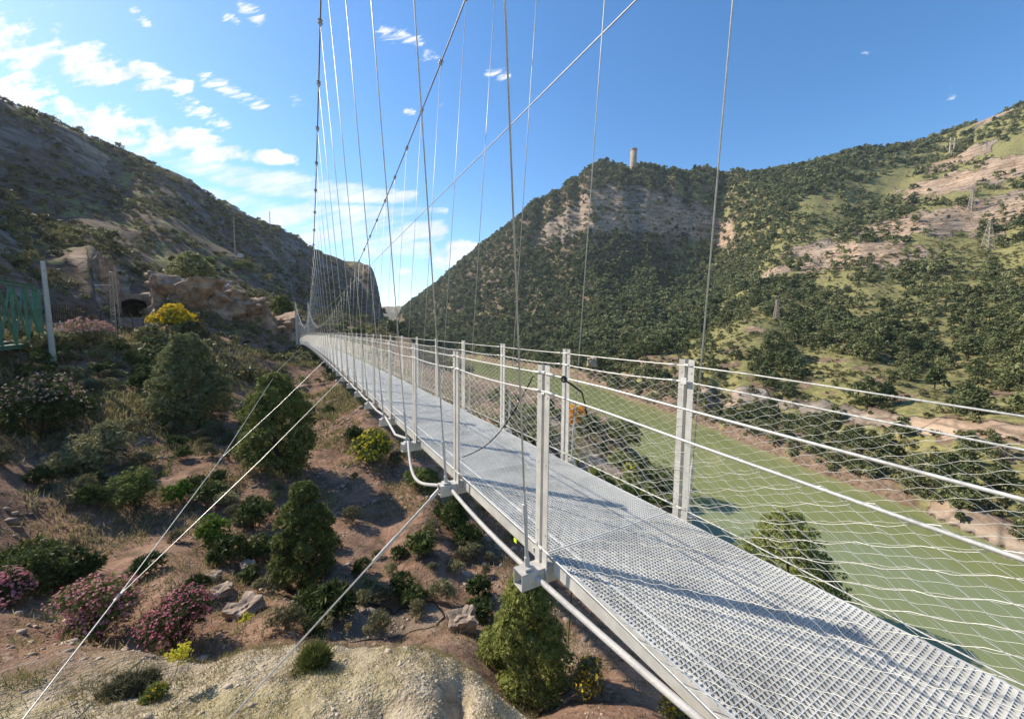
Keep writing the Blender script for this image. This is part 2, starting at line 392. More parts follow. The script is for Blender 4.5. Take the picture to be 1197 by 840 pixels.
right = sst(17, 26, aa + big * 6) * sst(60, 80, xx)
dz = river(xx, yy)
mound = (1 - sst(7.2, 8.8, rr + sml * 1.2)) * (1 - sst(8, 20, aa))
near_slope = sst(8, 10, rr) * (1 - sst(95, 130, rr)) * (1 - sst(20, 34, xx))
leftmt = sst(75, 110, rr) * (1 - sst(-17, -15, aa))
mount = sst(250, 330, rr) * sst(-18, -16, aa)
# ochre and grey rock where it is steep, plus the pale outcrops on the right spur; left-spur rock also lightened to stand in for sun
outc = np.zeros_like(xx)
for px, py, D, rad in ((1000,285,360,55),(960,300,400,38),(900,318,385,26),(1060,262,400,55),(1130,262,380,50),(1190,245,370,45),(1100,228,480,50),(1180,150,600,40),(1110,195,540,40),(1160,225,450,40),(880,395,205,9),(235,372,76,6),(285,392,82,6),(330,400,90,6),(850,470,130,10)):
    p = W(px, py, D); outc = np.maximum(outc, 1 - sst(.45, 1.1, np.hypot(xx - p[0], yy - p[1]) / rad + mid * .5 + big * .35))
for px, py, D in dense([(880,462,128),(940,471,118),(1047,487,94),(1110,496,82),(1154,502,76),(1197,508,72)], 26):
    p = W(px, py + 3, D); outc = np.maximum(outc, .9 * (1 - sst(.4, 1.2, np.hypot(xx - p[0], yy - p[1]) / 3.4 + mid * .5 + sml * .35)))
sandy = np.zeros_like(xx)
for px, py, D, rad in ((700,540,50,5.5),(715,555,46,4),(680,520,57,5),(700,530,54,5),(660,500,66,5)):
    p = W(px, py, D); sandy = np.maximum(sandy, 1 - sst(.5, 1.1, np.hypot(xx - p[0], yy - p[1]) / rad + sml * .5))
for px, py, D, rad in ((430,715,14,1.6),(480,725,14.5,1.3),(390,725,13.6,1.2)):
    p = W(px, py, D); outc = np.maximum(outc, .8 * (1 - sst(.5, 1.1, np.hypot(xx - p[0], yy - p[1]) / rad + sml * .6)))
grassy = np.zeros_like(xx)
for px, py, D, rad in ((880,385,212,26),(840,390,228,24),(900,378,222,22),(1060,372,215,18),(1100,300,330,40),(200,338,71,5),(235,348,77,6),(265,354,82,7),(295,362,86,6),(1150,310,290,40),(1197,300,280,50),(1000,370,240,22)):
    p = W(px, py, D); grassy = np.maximum(grassy, 1 - sst(.4, 1.15, np.hypot(xx - p[0], yy - p[1]) / rad + mid * .6))
bankrock = (dz < 0) * (1 - sst(2.0, 6.0, -dz + mid * 2)) * sst(40, 60, xx + .0 * yy)
cz = cliff_zone(xx, yy, GH.ravel())
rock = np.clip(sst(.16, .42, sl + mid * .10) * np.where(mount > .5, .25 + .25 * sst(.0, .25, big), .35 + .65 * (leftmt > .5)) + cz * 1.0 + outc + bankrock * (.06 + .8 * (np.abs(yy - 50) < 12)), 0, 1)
gras = np.clip(.22 + .55 * right + grassy + .10 * leftmt + .2 * mount + mid * 1.1 + sml * .35, 0, 1) * (1 - rock * .85) * (1 - sandy) * (1 - .6 * near_slope)
red = np.clip(near_slope * (.65 + mid * 1.2) + .15, 0, 1)
redspot = np.zeros_like(xx)
for px, py, D, rad in ((380,440,66,20),(450,500,38,12),(330,410,76,16),(580,590,26,9),(520,560,29,8),(270,390,68,12)):
    p = W(px, py, D); redspot = np.maximum(redspot, 1 - sst(.4, 1.1, np.hypot(xx - p[0], yy - p[1]) / rad + sml * .3))
pxx = proj(np.stack([xx, yy, GH.ravel()], 1))[:, 0]
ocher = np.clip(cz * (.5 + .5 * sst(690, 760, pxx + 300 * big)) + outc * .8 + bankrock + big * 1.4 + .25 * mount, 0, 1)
ij = np.arange(NA * NR).reshape(NA, NR)
fa = np.stack([ij[:-1, :-1], ij[:-1, 1:], ij[1:, 1:], ij[1:, :-1]], 2).reshape(-1, 4)
ground_me = np_mesh('ground', np.stack([xx, yy, GH.ravel()], 1), fa[:, ::-1], [], True,
                    attr={'rock': rock, 'grass': gras, 'red': np.clip(red + redspot * .8, 0, 1), 'mound': mound, 'sandy': sandy, 'ocher': ocher, 'hill_shade': leftmt})
m, nt, b = new_mat('hill_ground'); co = nt.N('ShaderNodeTexCoord').outputs['Object']
nA = nt.noise(co, .06, 6, .6); nB = nt.noise(co, .5, 7, .65); nC = nt.noise(co, 3.0, 6, .7); nD = nt.noise(co, 16, 4, .7)
soil = nt.mix(nt.rng(nB, .3, .7), c4((.130, .088, .060)), c4((.270, .195, .138)))
soil = nt.mix(nt.math('MULTIPLY', nt.attr('red'), .75), soil, nt.mix(nt.rng(nB, .3, .7), c4((.185, .098, .062)), c4((.370, .218, .145))))
soil = nt.mix(nt.rng(nC, .53, .70, 0, .75), soil, c4((.34, .275, .215)))
soil = nt.mix(nt.rng(nD, .52, .68, 0, .6), soil, c4((.085, .062, .045)))
soil = nt.mix(nt.rng(nt.noise(co, .9, 5, .7), .52, .62, 0, .65), soil, c4((.075, .062, .036)))
soil = nt.mix(nt.math('MULTIPLY', nt.attr('hill_shade'), .75), soil, nt.mix(nt.rng(nB, .3, .7), c4((.085, .062, .046)), c4((.19, .14, .10))))  # left mountain soil darkened: its shaded side is put into the colour
gr = nt.mix(nt.rng(nB, .35, .65), c4((.135, .135, .050)), c4((.345, .305, .135)))
gr = nt.mix(nt.rng(nC, .3, .7, 0, .6), gr, c4((.16, .155, .060)))
gf = nt.rng(nt.math('ADD', nt.attr('grass'), nt.math('MULTIPLY', nt.math('SUBTRACT', nC, .5), .7)), .35, .65)
colr = nt.mix(gf, soil, gr)
# rock: grey to ochre with dark joints and level strata
sx = nt.N('ShaderNodeSeparateXYZ', inp={0: co})
mp = nt.N('ShaderNodeMapping', inp={0: co, 'Scale': (.05, .05, .35), 'Rotation': (.18, .1, 0)})
strat = nt.noise(mp, 1.0, 7, .62, .6)
vor = nt.N('ShaderNodeTexVoronoi', feature='DISTANCE_TO_EDGE', inp={'Vector': nt.N('ShaderNodeMapping', inp={0: co, 'Scale': (.16, .16, .10)}), 'Scale': 1.0}).outputs[0]
rk_g = nt.mix(nt.rng(strat, .32, .68), c4((.115, .098, .082)), c4((.300, .262, .220)))
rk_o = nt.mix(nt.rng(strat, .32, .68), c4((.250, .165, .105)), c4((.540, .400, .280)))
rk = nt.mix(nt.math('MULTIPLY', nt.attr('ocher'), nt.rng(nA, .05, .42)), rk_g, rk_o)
rk = nt.mix(nt.rng(vor, .0, .09, .5, 0.), rk, c4((.07, .055, .045)))
rk = nt.mix(nt.rng(nC, .56, .72, 0, .45), rk, c4((.10, .105, .045)))
rf = nt.rng(nt.math('ADD', nt.attr('rock'), nt.math('MULTIPLY', nt.math('SUBTRACT', nB, .5), .5)), .35, .6)
colr = nt.mix(rf, colr, rk)
mo = nt.mix(nt.rng(nC, .35, .65), c4((.29, .235, .155)), c4((.50, .425, .305)))
mo = nt.mix(nt.rng(nD, .5, .75, 0, .7), mo, c4((.20, .165, .12)))
mo = nt.mix(nt.rng(nB, .48, .62, 0, .55), mo, c4((.27, .235, .10)))
colr = nt.mix(nt.attr('mound'), colr, mo)
sa = nt.mix(nt.rng(nC, .3, .7), c4((.33, .24, .17)), c4((.52, .41, .31)))
colr = nt.mix(nt.attr('sandy'), colr, sa)
nt.put(b, 'Base Color', colr); b.inputs['Roughness'].default_value = .95; b.inputs['Specular IOR Level'].default_value = .1
hh_ = nt.math('ADD', nt.math('MULTIPLY', nC, .16), nt.math('ADD', nt.math('MULTIPLY', nB, .7), nt.math('MULTIPLY', nD, .03)))
hh_ = nt.math('ADD', hh_, nt.math('MULTIPLY', nt.math('MULTIPLY', strat, rf), 3.0))
bp = nt.N('ShaderNodeBump', inp={'Strength': .8, 'Distance': 1.0, 'Height': hh_}); nt.put(b, 'Normal', bp)
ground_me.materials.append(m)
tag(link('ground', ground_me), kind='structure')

# ------------------------------------------------------------------ water
m, nt, b = new_mat('green_reservoir_water'); co = nt.N('ShaderNodeTexCoord').outputs['Object']
n1 = nt.noise(co, .03, 3, .5); n2 = nt.noise(nt.N('ShaderNodeMapping', inp={0: co, 'Scale': (1, .55, 1)}), 1.6, 5, .6)
nt.put(b, 'Base Color', nt.mix(nt.rng(n1, .3, .7), c4((.185, .205, .080)), c4((.212, .230, .094))))
b.inputs['Roughness'].default_value = .07; b.inputs['IOR'].default_value = 1.33; b.inputs['Specular IOR Level'].default_value = .5
nt.put(b, 'Normal', nt.N('ShaderNodeBump', inp={'Strength': .35, 'Distance': .02, 'Height': n2}))
ys = np.concatenate([np.linspace(-60, 400, 70), np.linspace(420, 1400, 40)])
l = np.interp(ys, RY, RLx) - 9; r_ = np.interp(ys, RY, RRx) + 9
V = np.concatenate([np.stack([l, ys, np.full_like(l, WATER)], 1), np.stack([r_, ys, np.full_like(l, WATER)], 1)])
k = len(ys); fw = np.stack([np.arange(k - 1), np.arange(k - 1) + k, np.arange(k - 1) + k + 1, np.arange(k - 1) + 1], 1)
tag(link('water', np_mesh('water', V, fw, [m])), kind='structure')

# ------------------------------------------------------------------ sky with clouds, sun, camera
SUN_AZ, SUN_EL = -67.0, 37.5
w = bpy.data.worlds.new('World'); scene.world = w; w.use_nodes = True
nt = NT(w.node_tree); bg = nt.n['Background']
sky = nt.N('ShaderNodeTexSky', sky_type='NISHITA', sun_disc=False, sun_elevation=math.radians(SUN_EL), sun_rotation=math.radians(SUN_AZ),
           altitude=300.0, air_density=1.0, dust_density=.25, ozone_density=2.2)
gen = nt.N('ShaderNodeTexCoord').outputs['Generated']
sp = nt.N('ShaderNodeSeparateXYZ', inp={0: gen})
yv = nt.math('MAXIMUM', sp.outputs[1], .05)
cu = nt.math('DIVIDE', sp.outputs[0], yv); cw = nt.math('DIVIDE', sp.outputs[2], yv)
vec = nt.N('ShaderNodeCombineXYZ', inp={0: cu, 1: cw, 2: 0.0})
ROTC = math.radians(-14)
mpc = nt.N('ShaderNodeMapping', inp={0: vec, 'Rotation': (0, 0, ROTC)})
mps = nt.N('ShaderNodeMapping', inp={0: mpc, 'Scale': (4.2, 17, 1)})
cn = nt.noise(mps, 1.6, 9, .62, .35)
cn2 = nt.noise(nt.N('ShaderNodeMapping', inp={0: mpc, 'Scale': (2.2, 16, 1)}), 1.5, 7, .6, .2)
cn3 = nt.noise(vec, 11, 9, .6, .3)
def skyp(px, py):
    d = ray(px, py); return d[0] / d[1], d[2] / d[1]
def seg(p0, p1, w0, w1):
    """soft mask round a stretch of sky; width shrinks from w0 to w1 (pixels of the photograph at its centre)"""
    a = np.array(skyp(*p0)); b_ = np.array(skyp(*p1)); d = b_ - a; L2 = float(d @ d)
    t = nt.math('MULTIPLY_ADD', cu, d[0] / L2, nt.math('MULTIPLY_ADD', cw, d[1] / L2, float(-(a @ d) / L2)), clamp=False)
    t = nt.math('MINIMUM', nt.math('MAXIMUM', t, 0.), 1.)
    ex_ = nt.math('SUBTRACT', cu, nt.math('MULTIPLY_ADD', t, float(d[0]), float(a[0])))
    ey_ = nt.math('SUBTRACT', cw, nt.math('MULTIPLY_ADD', t, float(d[1]), float(a[1])))
    dd = nt.math('SQRT', nt.math('ADD', nt.math('MULTIPLY', ex_, ex_), nt.math('MULTIPLY', ey_, ey_)))
    wd = nt.math('MULTIPLY_ADD', t, (w1 - w0) / F, w0 / F)
    return nt.math('SUBTRACT', 1., nt.math('DIVIDE', dd, wd))
def union(segs):
    o = segs[0]
    for s in segs[1:]: o = nt.math('MAXIMUM', o, s)
    return nt.math('MAXIMUM', o, -1.)
puffy = union([seg((-120,18),(60,66),46,36), seg((60,66),(215,101),34,10), seg((-120,96),(80,142),44,34), seg((80,142),(200,165),34,22), seg((200,165),(345,187),22,7)])
tiny = union([seg((240,92),(308,124),10,8), seg((215,118),(262,146),13,9), seg((286,8),(304,22),12,9), seg((266,20),(276,24),8,6), seg((156,14),(174,30),8,6), seg((345,119),(350,119),8,6),
               seg((448,36),(490,50),11,8), seg((572,85),(594,89),8,6), seg((500,64),(508,66),8,6), seg((476,130),(484,132),6,4)])
wispy = union([seg((150,170),(300,214),14,16), seg((300,214),(480,232),16,10), seg((240,232),(360,262),16,20), seg((360,262),(510,270),22,14), seg((330,275),(505,292),28,10), seg((360,250),(520,246),12,5),
               seg((130,168),(190,182),12,8), seg((470,318),(480,320),6,5)])
a4 = nt.rng(nt.math('MULTIPLY_ADD', nt.rng(tiny, -.9, .9, 0, 1), .31, nt.noise(mps, 4.5, 9, .66, .4)), .70, .93)
cumu = union([seg((520,300),(552,298),14,14), seg((530,292),(545,291),14,10)])
a1 = nt.rng(nt.math('MULTIPLY_ADD', nt.rng(puffy, -.6, .7, 0, 1), .40, nt.math('MULTIPLY_ADD', cn, 1.0, nt.math('MULTIPLY', nt.math('SUBTRACT', cn3, .5), .9))), .735, .95)
a2 = nt.rng(nt.math('MULTIPLY_ADD', nt.rng(wispy, -.7, .6, 0, 1), .38, nt.math('MULTIPLY_ADD', cn2, 1.0, nt.math('MULTIPLY', nt.math('SUBTRACT', cn3, .5), .25))), .70, 1.02)
a3 = nt.rng(nt.math('MULTIPLY_ADD', nt.rng(cumu, -.8, .7, 0, 1), .42, cn3), .72, .90)
al = nt.math('MAXIMUM', nt.math('MAXIMUM', nt.math('MAXIMUM', a1, a4), nt.math('MULTIPLY', a2, .85)), a3)
hz = nt.rng(cw, .0, .2, .14, 0.)      # milky air low over the horizon
hs = nt.N('ShaderNodeHueSaturation', inp={'Hue': .5, 'Saturation': 1.26, 'Value': 1.24, 'Fac': 1.0, 'Color': sky})
SK = nt.mix(nt.math('MAXIMUM', al, hz), hs.outputs[0], nt.mix(nt.rng(cn3, .3, .75), c4((5.0, 5.3, 5.9)), c4((7.0, 7.1, 7.3))))
nt.put(bg, 'Color', SK); bg.inputs['Strength'].default_value = .115
sl_ = bpy.data.lights.new('sun', 'SUN'); sl_.energy = 5.0; sl_.angle = math.radians(.55); sl_.color = (1., .90, .75)
so = bpy.data.objects.new('sun', sl_); COL.objects.link(so)
sd = Vector((math.sin(math.radians(SUN_AZ)) * math.cos(math.radians(SUN_EL)), math.cos(math.radians(SUN_AZ)) * math.cos(math.radians(SUN_EL)), math.sin(math.radians(SUN_EL))))
so.rotation_euler = sd.to_track_quat('Z', 'Y').to_euler()
cam = bpy.data.cameras.new('camera'); cam.sensor_width = 36; cam.lens = F / 1197 * 36; cam.clip_start = .05; cam.clip_end = 20000
cob = bpy.data.objects.new('camera', cam); COL.objects.link(cob); scene.camera = cob
cp_, sp_, cr_, sr_ = math.cos(PIT), math.sin(PIT), math.cos(ROL), math.sin(ROL)
Fv = Vector((0, cp_, -sp_)); Rv0 = Vector((1, 0, 0)); Uv0 = Vector((0, sp_, cp_))
Rv = Rv0 * cr_ + Uv0 * sr_; Uv = -Rv0 * sr_ + Uv0 * cr_
cob.matrix_world = Matrix(((Rv.x, Uv.x, -Fv.x, 0), (Rv.y, Uv.y, -Fv.y, 0), (Rv.z, Uv.z, -Fv.z, 0), (0, 0, 0, 1)))
vs = scene.view_settings; vs.view_transform = 'Standard'; vs.look = 'None'; vs.exposure = 0.6; vs.gamma = 1.0; vs.use_curve_mapping = False
scene.cycles.max_bounces = 6; scene.cycles.diffuse_bounces = 3; scene.cycles.transparent_max_bounces = 8
# ------------------------------------------------------------------ the suspension bridge
def deck_h(s): return -1.4867 + .001 * s - .0003 * s * s
def xoff(s): return -.6 * (max(s, 0) / 92.) ** 2
def BP(s, X, up): return s * UB + VB * (X + xoff(s)) + np.array([0, 0, deck_h(s) + up])
NB = 60
ST = [S1 + DS * n for n in range(NB)]
S_NEAR, S_FAR = -1.35, ST[-1] + .55
bridge = tag(empty('suspension_bridge', tuple(BP(S_FAR, XL + WD / 2, -.2))), 'galvanised steel footbridge hung from cables, with grating deck and wire mesh rails', 'footbridge')
BINV = Matrix.Translation(bridge.location).inverted()
def bpart(name, mb, mat, parent=None, smooth=False):
    o = mb.build(name, mat, parent or bridge, smooth)
    if parent is None: o.matrix_parent_inverse = BINV
    return o
def frame(s0, s1, X, up):
    """local frame: origin at (s0,X), x along the deck, y across to the right, z up"""
    a = BP(s0, X, up); b_ = BP(s1, X, up); x = b_ - a; L = np.linalg.norm(x); x /= L
    y = np.cross([0, 0, 1.], x); y /= np.linalg.norm(y); z = np.cross(x, y)
    return a, x, -y, z, L      # y to the right of the walking direction
def place(o, s0, s1, X, up):
    a, x, y, z, L = frame(s0, s1, X, up)
    yl = np.cross(z, x)
    o.parent = bridge; o.matrix_parent_inverse = BINV
    o.matrix_basis = Matrix(((x[0], yl[0], z[0], a[0]), (x[1], yl[1], z[1], a[1]), (x[2], yl[2], z[2], a[2]), (0, 0, 0, 1)))
# --- grating panel (local: x along, y from 0 to -WD towards the right rail)
INL, INR = .062, .066
GW = WD - INL - INR
def grating_mesh(L, name):
    g = MB(); P = .0245
    n = int(GW / P)
    for i in range(n + 1):
        y = -.005 - i * (GW - .01) / n
        g.box((L / 2, y, -.010), L - .012, .0036 if i not in (0, n) else .008, .020)
    k = int(L / P)
    for i in range(k + 1):
        x = .012 + i * (L - .024) / k
        g.box((x, -GW / 2, -.006), (.0040) if i not in (0, k) else .009, GW - .012, .011)
    g.box((L / 2, -.135, -.010), L - .03, .011, .024)
    return g.mesh(name, M['grate'])
L0 = frame(ST[0], ST[1], XL, 0)[4]
g_me = grating_mesh(L0, 'deck_grating')
spans = [(ST[n], ST[n + 1]) for n in range(NB - 1)]
LN = frame(S_NEAR, ST[0], XL, 0)[4]
for i, (a, b_) in enumerate([(S_NEAR, ST[0])] + spans):
    me = g_me if i else grating_mesh(LN, 'deck_grating_near')
    o = link('deck_grating', me); place(o, a, b_, XL + INL, 0)
# --- edge beams, cross beams
for X, sgn in ((XL + INL - .006, -1), (XL + WD - INR + .006, 1)):
    for i, (a, b_) in enumerate([(S_NEAR, ST[0])] + spans[:49]):
        mb = MB(); pa, pb = BP(a + .07, X, -.055), BP(b_ - .07, X, -.055)
        mb.bar(pa, pb, .006, .105)
        off = VB * (-sgn * .018)
        mb.bar(pa + off + [0, 0, -.0495], pb + off + [0, 0, -.0495], .036, .006); mb.bar(pa + off * 1.3 + [0, 0, .045], pb + off * 1.3 + [0, 0, .045], .034, .005)
        for t in (.03, .09):            # end plate with a bolt
            q = pa + (pb - pa) * t / np.linalg.norm(pb - pa) + VB * sgn * .006
            mb.tube([q, q + VB * sgn * .014], .013, 6)
        mb.bar(pa + VB * sgn * .0055, pa + (pb - pa) / np.linalg.norm(pb - pa) * .13 + VB * sgn * .0055, .005, .085)
        bpart('edge_beam', mb, M['galv'])
    mb = MB()
    for a, b_ in spans[49:]: mb.bar(BP(a + .05, X, -.055), BP(b_ - .05, X, -.055), .04, .105)
    tag(bpart('edge_beam', mb, M['galv']), kind='stuff')
def cross_beam(mb, s):
    a = BP(s, XL - .175, -.112); b_ = BP(s, XL + WD + .175, -.112)
    t = .005; h = .052; u = UB
    for k in (1, -1):
        mb.bar(a + [0, 0, k * h], b_ + [0, 0, k * h], .105, t); mb.bar(a + u * k * .050, b_ + u * k * .050, t, 2 * h - t - .001)
    mb.bar(a + VB * .05, a + VB * .056, .094, 2 * h - .012)      # bulkhead inside the open end
    mb.bar(b_ - VB * .05, b_ - VB * .056, .094, 2 * h - .012)
for n in range(NB):
    if n < 50:
        mb = MB(); cross_beam(mb, ST[n]); bpart('cross_beam', mb, M['galv_dull'])
mb = MB()
for n in range(50, NB): cross_beam(mb, ST[n])
tag(bpart('cross_beam', mb, M['galv_dull']), kind='stuff')
# --- posts: pairs of angle sections, bolted
PH = 1.25
def post(mb, s, X, sgn):
    for k in (1, -1):
        c0 = BP(s, X, 0)
        lo, hi = c0 + [0, 0, -.155], c0 + [0, 0, PH]
        mid_ = (lo + hi) / 2; Lz = hi[2] - lo[2]
        ax = [UB, VB, np.array([0, 0, 1.])]
        mb.box(mid_ + UB * k * .0415, .052, .0055, Lz, ax)                    # flange along the rail
        mb.box(mid_ + UB * k * .0182 + VB * sgn * .0185, .0055, .031, Lz, ax)  # flange across
        for z, r in ((PH - .10, .008), (PH - .20, .006), (.62, .005), (.16, .007), (.07, .007)):
            q = c0 + UB * k * .043 + [0, 0, z]; mb.tube([q - VB * .006, q + VB * .006], r, 6)
    for z in (PH - .045, PH - .18, .05): # spacers between the two angles
        q = BP(s, X, z); mb.tube([q - UB * .016, q + UB * .016], .011, 8)
for sgn, X in ((-1, XL), (1, XL + WD)):
    off = 0 if sgn < 0 else DSR
    rest = MB()
    for n in range(NB):
        if n < 50: mb = MB(); post(mb, ST[n] + off, X, 1); bpart('post', mb, M['galv'])
        else: post(rest, ST[n] + off, X, 1)
    tag(bpart('post', rest, M['galv']), kind='stuff')
# --- rail ropes: two at the top, one at the foot of each mesh
def sagrope(X, up, sag, r, s_list):
    mb = MB(); pts = []
    for a, b_ in zip(s_list[:-1], s_list[1:]):
        for t in np.linspace(0, 1, 7)[:-1]:
            ss_ = a + (b_ - a) * t; p = BP(ss_, X, up - .045 * max(0., ST[0] - .3 - ss_) - sag * 4 * t * (1 - t) * min(1, (b_ - a) / DS)); pts.append(p)
    pts.append(BP(s_list[-1], X, up)); mb.tube(pts, r, 6)
    for s in s_list[1:20]:                # swaged ends each side of the near posts
        for k in (-1, 1):
            mb.tube([BP(s + k * .03, X, up), BP(s + k * .12, X, up - sag * .25)], r * 1.7, 6)
    return mb
for sgn, X in ((-1, XL), (1, XL + WD)):
    sl = [S_NEAR] + ST
    for up, sag, r in ((PH - .05, .004, .0056), (1.085 if sgn < 0 else 1.075, .020, .0062), (.052, .002, .0052)):
        bpart('rail_rope', sagrope(X + sgn * .001, up, sag, r * (1.0 if up > .5 else .9), sl), M['rope'], smooth=True)
mb = MB(); mb.tube([BP(.13, XL - .012, 1.04), BP(-.6, XL - .012, 1.02)], .0095, 8); bpart('rope_tail', mb, M['rope'], smooth=True)
# --- woven wire mesh
def net_mesh(L, Hh, name, r=.00145, seed=0):
    dw, dh = .124, .060; V = []; Fc = []; n = 0; rg = np.random.default_rng(seed)
    slope = dh / dw
    for fam in (1, -1):
        span = L + Hh / slope
        for k in range(int(span / dw) + 1):
            x0 = -Hh / slope + k * dw + dw * .37 if fam > 0 else k * dw + dw * .37
            xs = np.arange(0, Hh / slope + .001, dw / 4.) + 0
            x = x0 + xs if fam > 0 else x0 - xs
            z = xs * slope
            ph = np.arange(len(xs)) % 2
            z = z + np.where(np.arange(len(xs)) % 4 == 1, -.005, np.where(np.arange(len(xs)) % 4 == 3, .005, 0)) + rg.normal(0, .0014, len(xs))
            ok = (x > 0) & (x < L)
            if ok.sum() < 2: continue
            x = x[ok]; z = z[ok]; N = len(x)
            y = np.where(np.arange(N) % 4 < 2, .0016, -.0016) * fam + rg.normal(0, .002, 1)
            rq = r * (1.0 if fam < 0 else .75)
            c = np.stack([x, y, z], 1); th = np.array([0, 2.094, 4.189]) + .5
            ring = np.stack([np.zeros(3), np.cos(th) * rq, np.sin(th) * rq], 1)
            V.append((c[:, None] + ring[None]).reshape(-1, 3))
            i = np.arange(N - 1)[:, None] * 3; j = np.arange(3)[None]
            f = np.stack([i + j, i + 3 + j, i + 3 + (j + 1) % 3, i + (j + 1) % 3], 2).reshape(-1, 4) + n
            Fc.append(f); n += N * 3
    return np_mesh(name, np.concatenate(V), np.concatenate(Fc), [M['wire']])
nets = [net_mesh(L0, 1.02, 'wire_mesh_a', seed=1), net_mesh(L0, 1.02, 'wire_mesh_b', seed=2)]
net_near = net_mesh(LN, 1.02, 'wire_mesh_near', seed=3)
for sgn, X in ((-1, XL), (1, XL + WD)):
    for i, (a, b_) in enumerate([(S_NEAR, ST[0])] + spans[:50]):
        o = link('wire_mesh', net_near if i == 0 else nets[(i + (sgn > 0)) % 2])
        off = 0 if sgn < 0 else DSR
        place(o, a + off, b_ + off, X - sgn * .004, .055)
        if i == 0: o.matrix_basis = o.matrix_basis @ Matrix.Translation((LN, 0, 0)) @ Matrix.Rotation(-.036, 4, 'Y') @ Matrix.Translation((-LN, 0, 0))
    # the farthest bays in one piece
    base = nets[0]; nv = len(base.vertices); cv = np.empty(nv * 3, np.float32); base.vertices.foreach_get('co', cv); cv = cv.reshape(-1, 3)
    nf = len(base.polygons); fv = np.empty(nf * 4, np.int32); base.polygons.foreach_get('vertices', fv); fv = fv.reshape(-1, 4)
    VV = []; FF = []
    for q, (a, b_) in enumerate(spans[50:]):
        p0, x, y, z, L = frame(a, b_, X, .055); R = np.stack([x, np.cross(z, x), z]); VV.append(p0 + cv @ R); FF.append(fv + q * nv)
    o = link('wire_mesh', np_mesh('wire_mesh_far', np.concatenate(VV), np.concatenate(FF), [M['wire']]), bridge); o.matrix_parent_inverse = BINV; tag(o, kind='stuff')
# --- main cables, hangers, clamps
SM, CC = 54.6, .0032
TFAR = 92.6
def cab_h(s): return CC * (s - SM) ** 2 - .02
def half(s): return min(.80 + .00026 * (s - SM) ** 2, 1.36)
XC = XL + WD / 2
def CP_(s, sgn):
    X = XC + .07 * (s < 30) + sgn * half(s)
    p = s * UB + VB * (XC + xoff(s) + sgn * half(s)); return np.array([p[0], p[1], cab_h(s)])
for sgn in (-1, 1):
    ss = np.concatenate([[-9.], np.linspace(-6, TFAR, 130)])
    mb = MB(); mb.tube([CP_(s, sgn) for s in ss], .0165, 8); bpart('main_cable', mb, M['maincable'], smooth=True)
    clamps = MB(); rest = MB()
    for n in range(NB):
        s = ST[n] + (DSR if sgn > 0 else 0)
        top = CP_(s, sgn); bot = BP(s, XL - .105 if sgn < 0 else XL + WD + .105, -.055)
        if top[2] - bot[2] < .8: continue
        big_ = n < 50
        mb = MB() if big_ else rest
        d = (top - bot); Lh = np.linalg.norm(d); d = d / Lh
        mb.tube([bot + d * .30, top - d * .03], .0066 if sgn < 0 else .0062, 6)
        if big_: ho = bpart('hanger', mb, M['rope'], smooth=True); tb = MB()
        else: tb = rest
        tb.tube([bot, bot + d * .075, bot + d * .08, bot + d * .30, bot + d * .305, bot + d * .43, bot + d * .435, bot + d * .50], [.017, .017, .012, .012, .016, .016, .0105, .008], 8)
        tb.box(bot + [0, 0, .008], .075, .07, .016, [UB, VB, np.array([0, 0, 1.])])
        if big_: tb.build('turnbuckle', M['galv_dull'], ho)
        cb = MB() if big_ else clamps
        tg = CP_(s + .2, sgn) - CP_(s - .2, sgn); tg /= np.linalg.norm(tg)
        cb.tube([top - tg * .055, top + tg * .055], .036, 8); up_ = np.cross(VB, tg)
        for k in (-.036, .036): cb.tube([top + tg * k - VB * .052, top + tg * k + VB * .052], .014, 6)
        cb.box(top + [0, 0, -.055], .05, .02, .05)
        if big_: bpart('cable_clamp', cb, M['clamp'])
    if rest.n: tag(bpart('hanger', rest, M['rope']), kind='stuff')
    if clamps.n: tag(bpart('cable_clamp', clamps, M['clamp']), kind='stuff')
# hand-over to the pylon at the far end, and the backstays
for sgn in (-1, 1):
    s = TFAR; top = CP_(s, sgn) + [0, 0, .12]
    foot = s * UB + VB * (XC + xoff(s) + sgn * (half(s) - .12)); foot[2] = min(float(H(foot[0], foot[1])[0]), deck_h(s) - .2) - .3
    mb = MB(); mb.tube([foot, top], [.19, .13], 10); mb.box(top + [0, 0, .04], .36, .3, .16, [UB, VB, np.array([0, 0, 1.])]); mb.box(foot + [0, 0, .5], .6, .6, .25, [UB, VB, np.array([0, 0, 1.])])
    bpart('pylon', mb, M['white_pole'])
    anc = (s + 16) * UB + VB * (XC + xoff(s) + sgn * 1.4); anc[2] = float(H(anc[0], anc[1])[0]) - .2
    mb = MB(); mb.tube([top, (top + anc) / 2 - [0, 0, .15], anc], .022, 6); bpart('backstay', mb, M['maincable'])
for sgn in (-1, 1):       # the near pylon stands behind the camera
    top = CP_(-6., sgn); foot = np.array([top[0], top[1], float(H(top[0], top[1])[0]) - .4])
    mb = MB(); mb.tube([foot, top + [0, 0, .2]], [.16, .12], 10); bpart('pylon', mb, M['white_pole'])
# the single straight stay that crosses the picture
d1, d2 = ray(744, 0), ray(366, 375); P1 = d1 / (d1 @ UB) * 5.0; P2 = d2 / (d2 @ UB) * 84.
mb = MB(); mb.tube([P1 + (P1 - P2) * .09, P1, P1 * .5 + P2 * .5 - [0, 0, .12], P2, P2 + (P2 - P1) * .01], .0135, 6); bpart('stay_cable', mb, M['rope'], smooth=True)
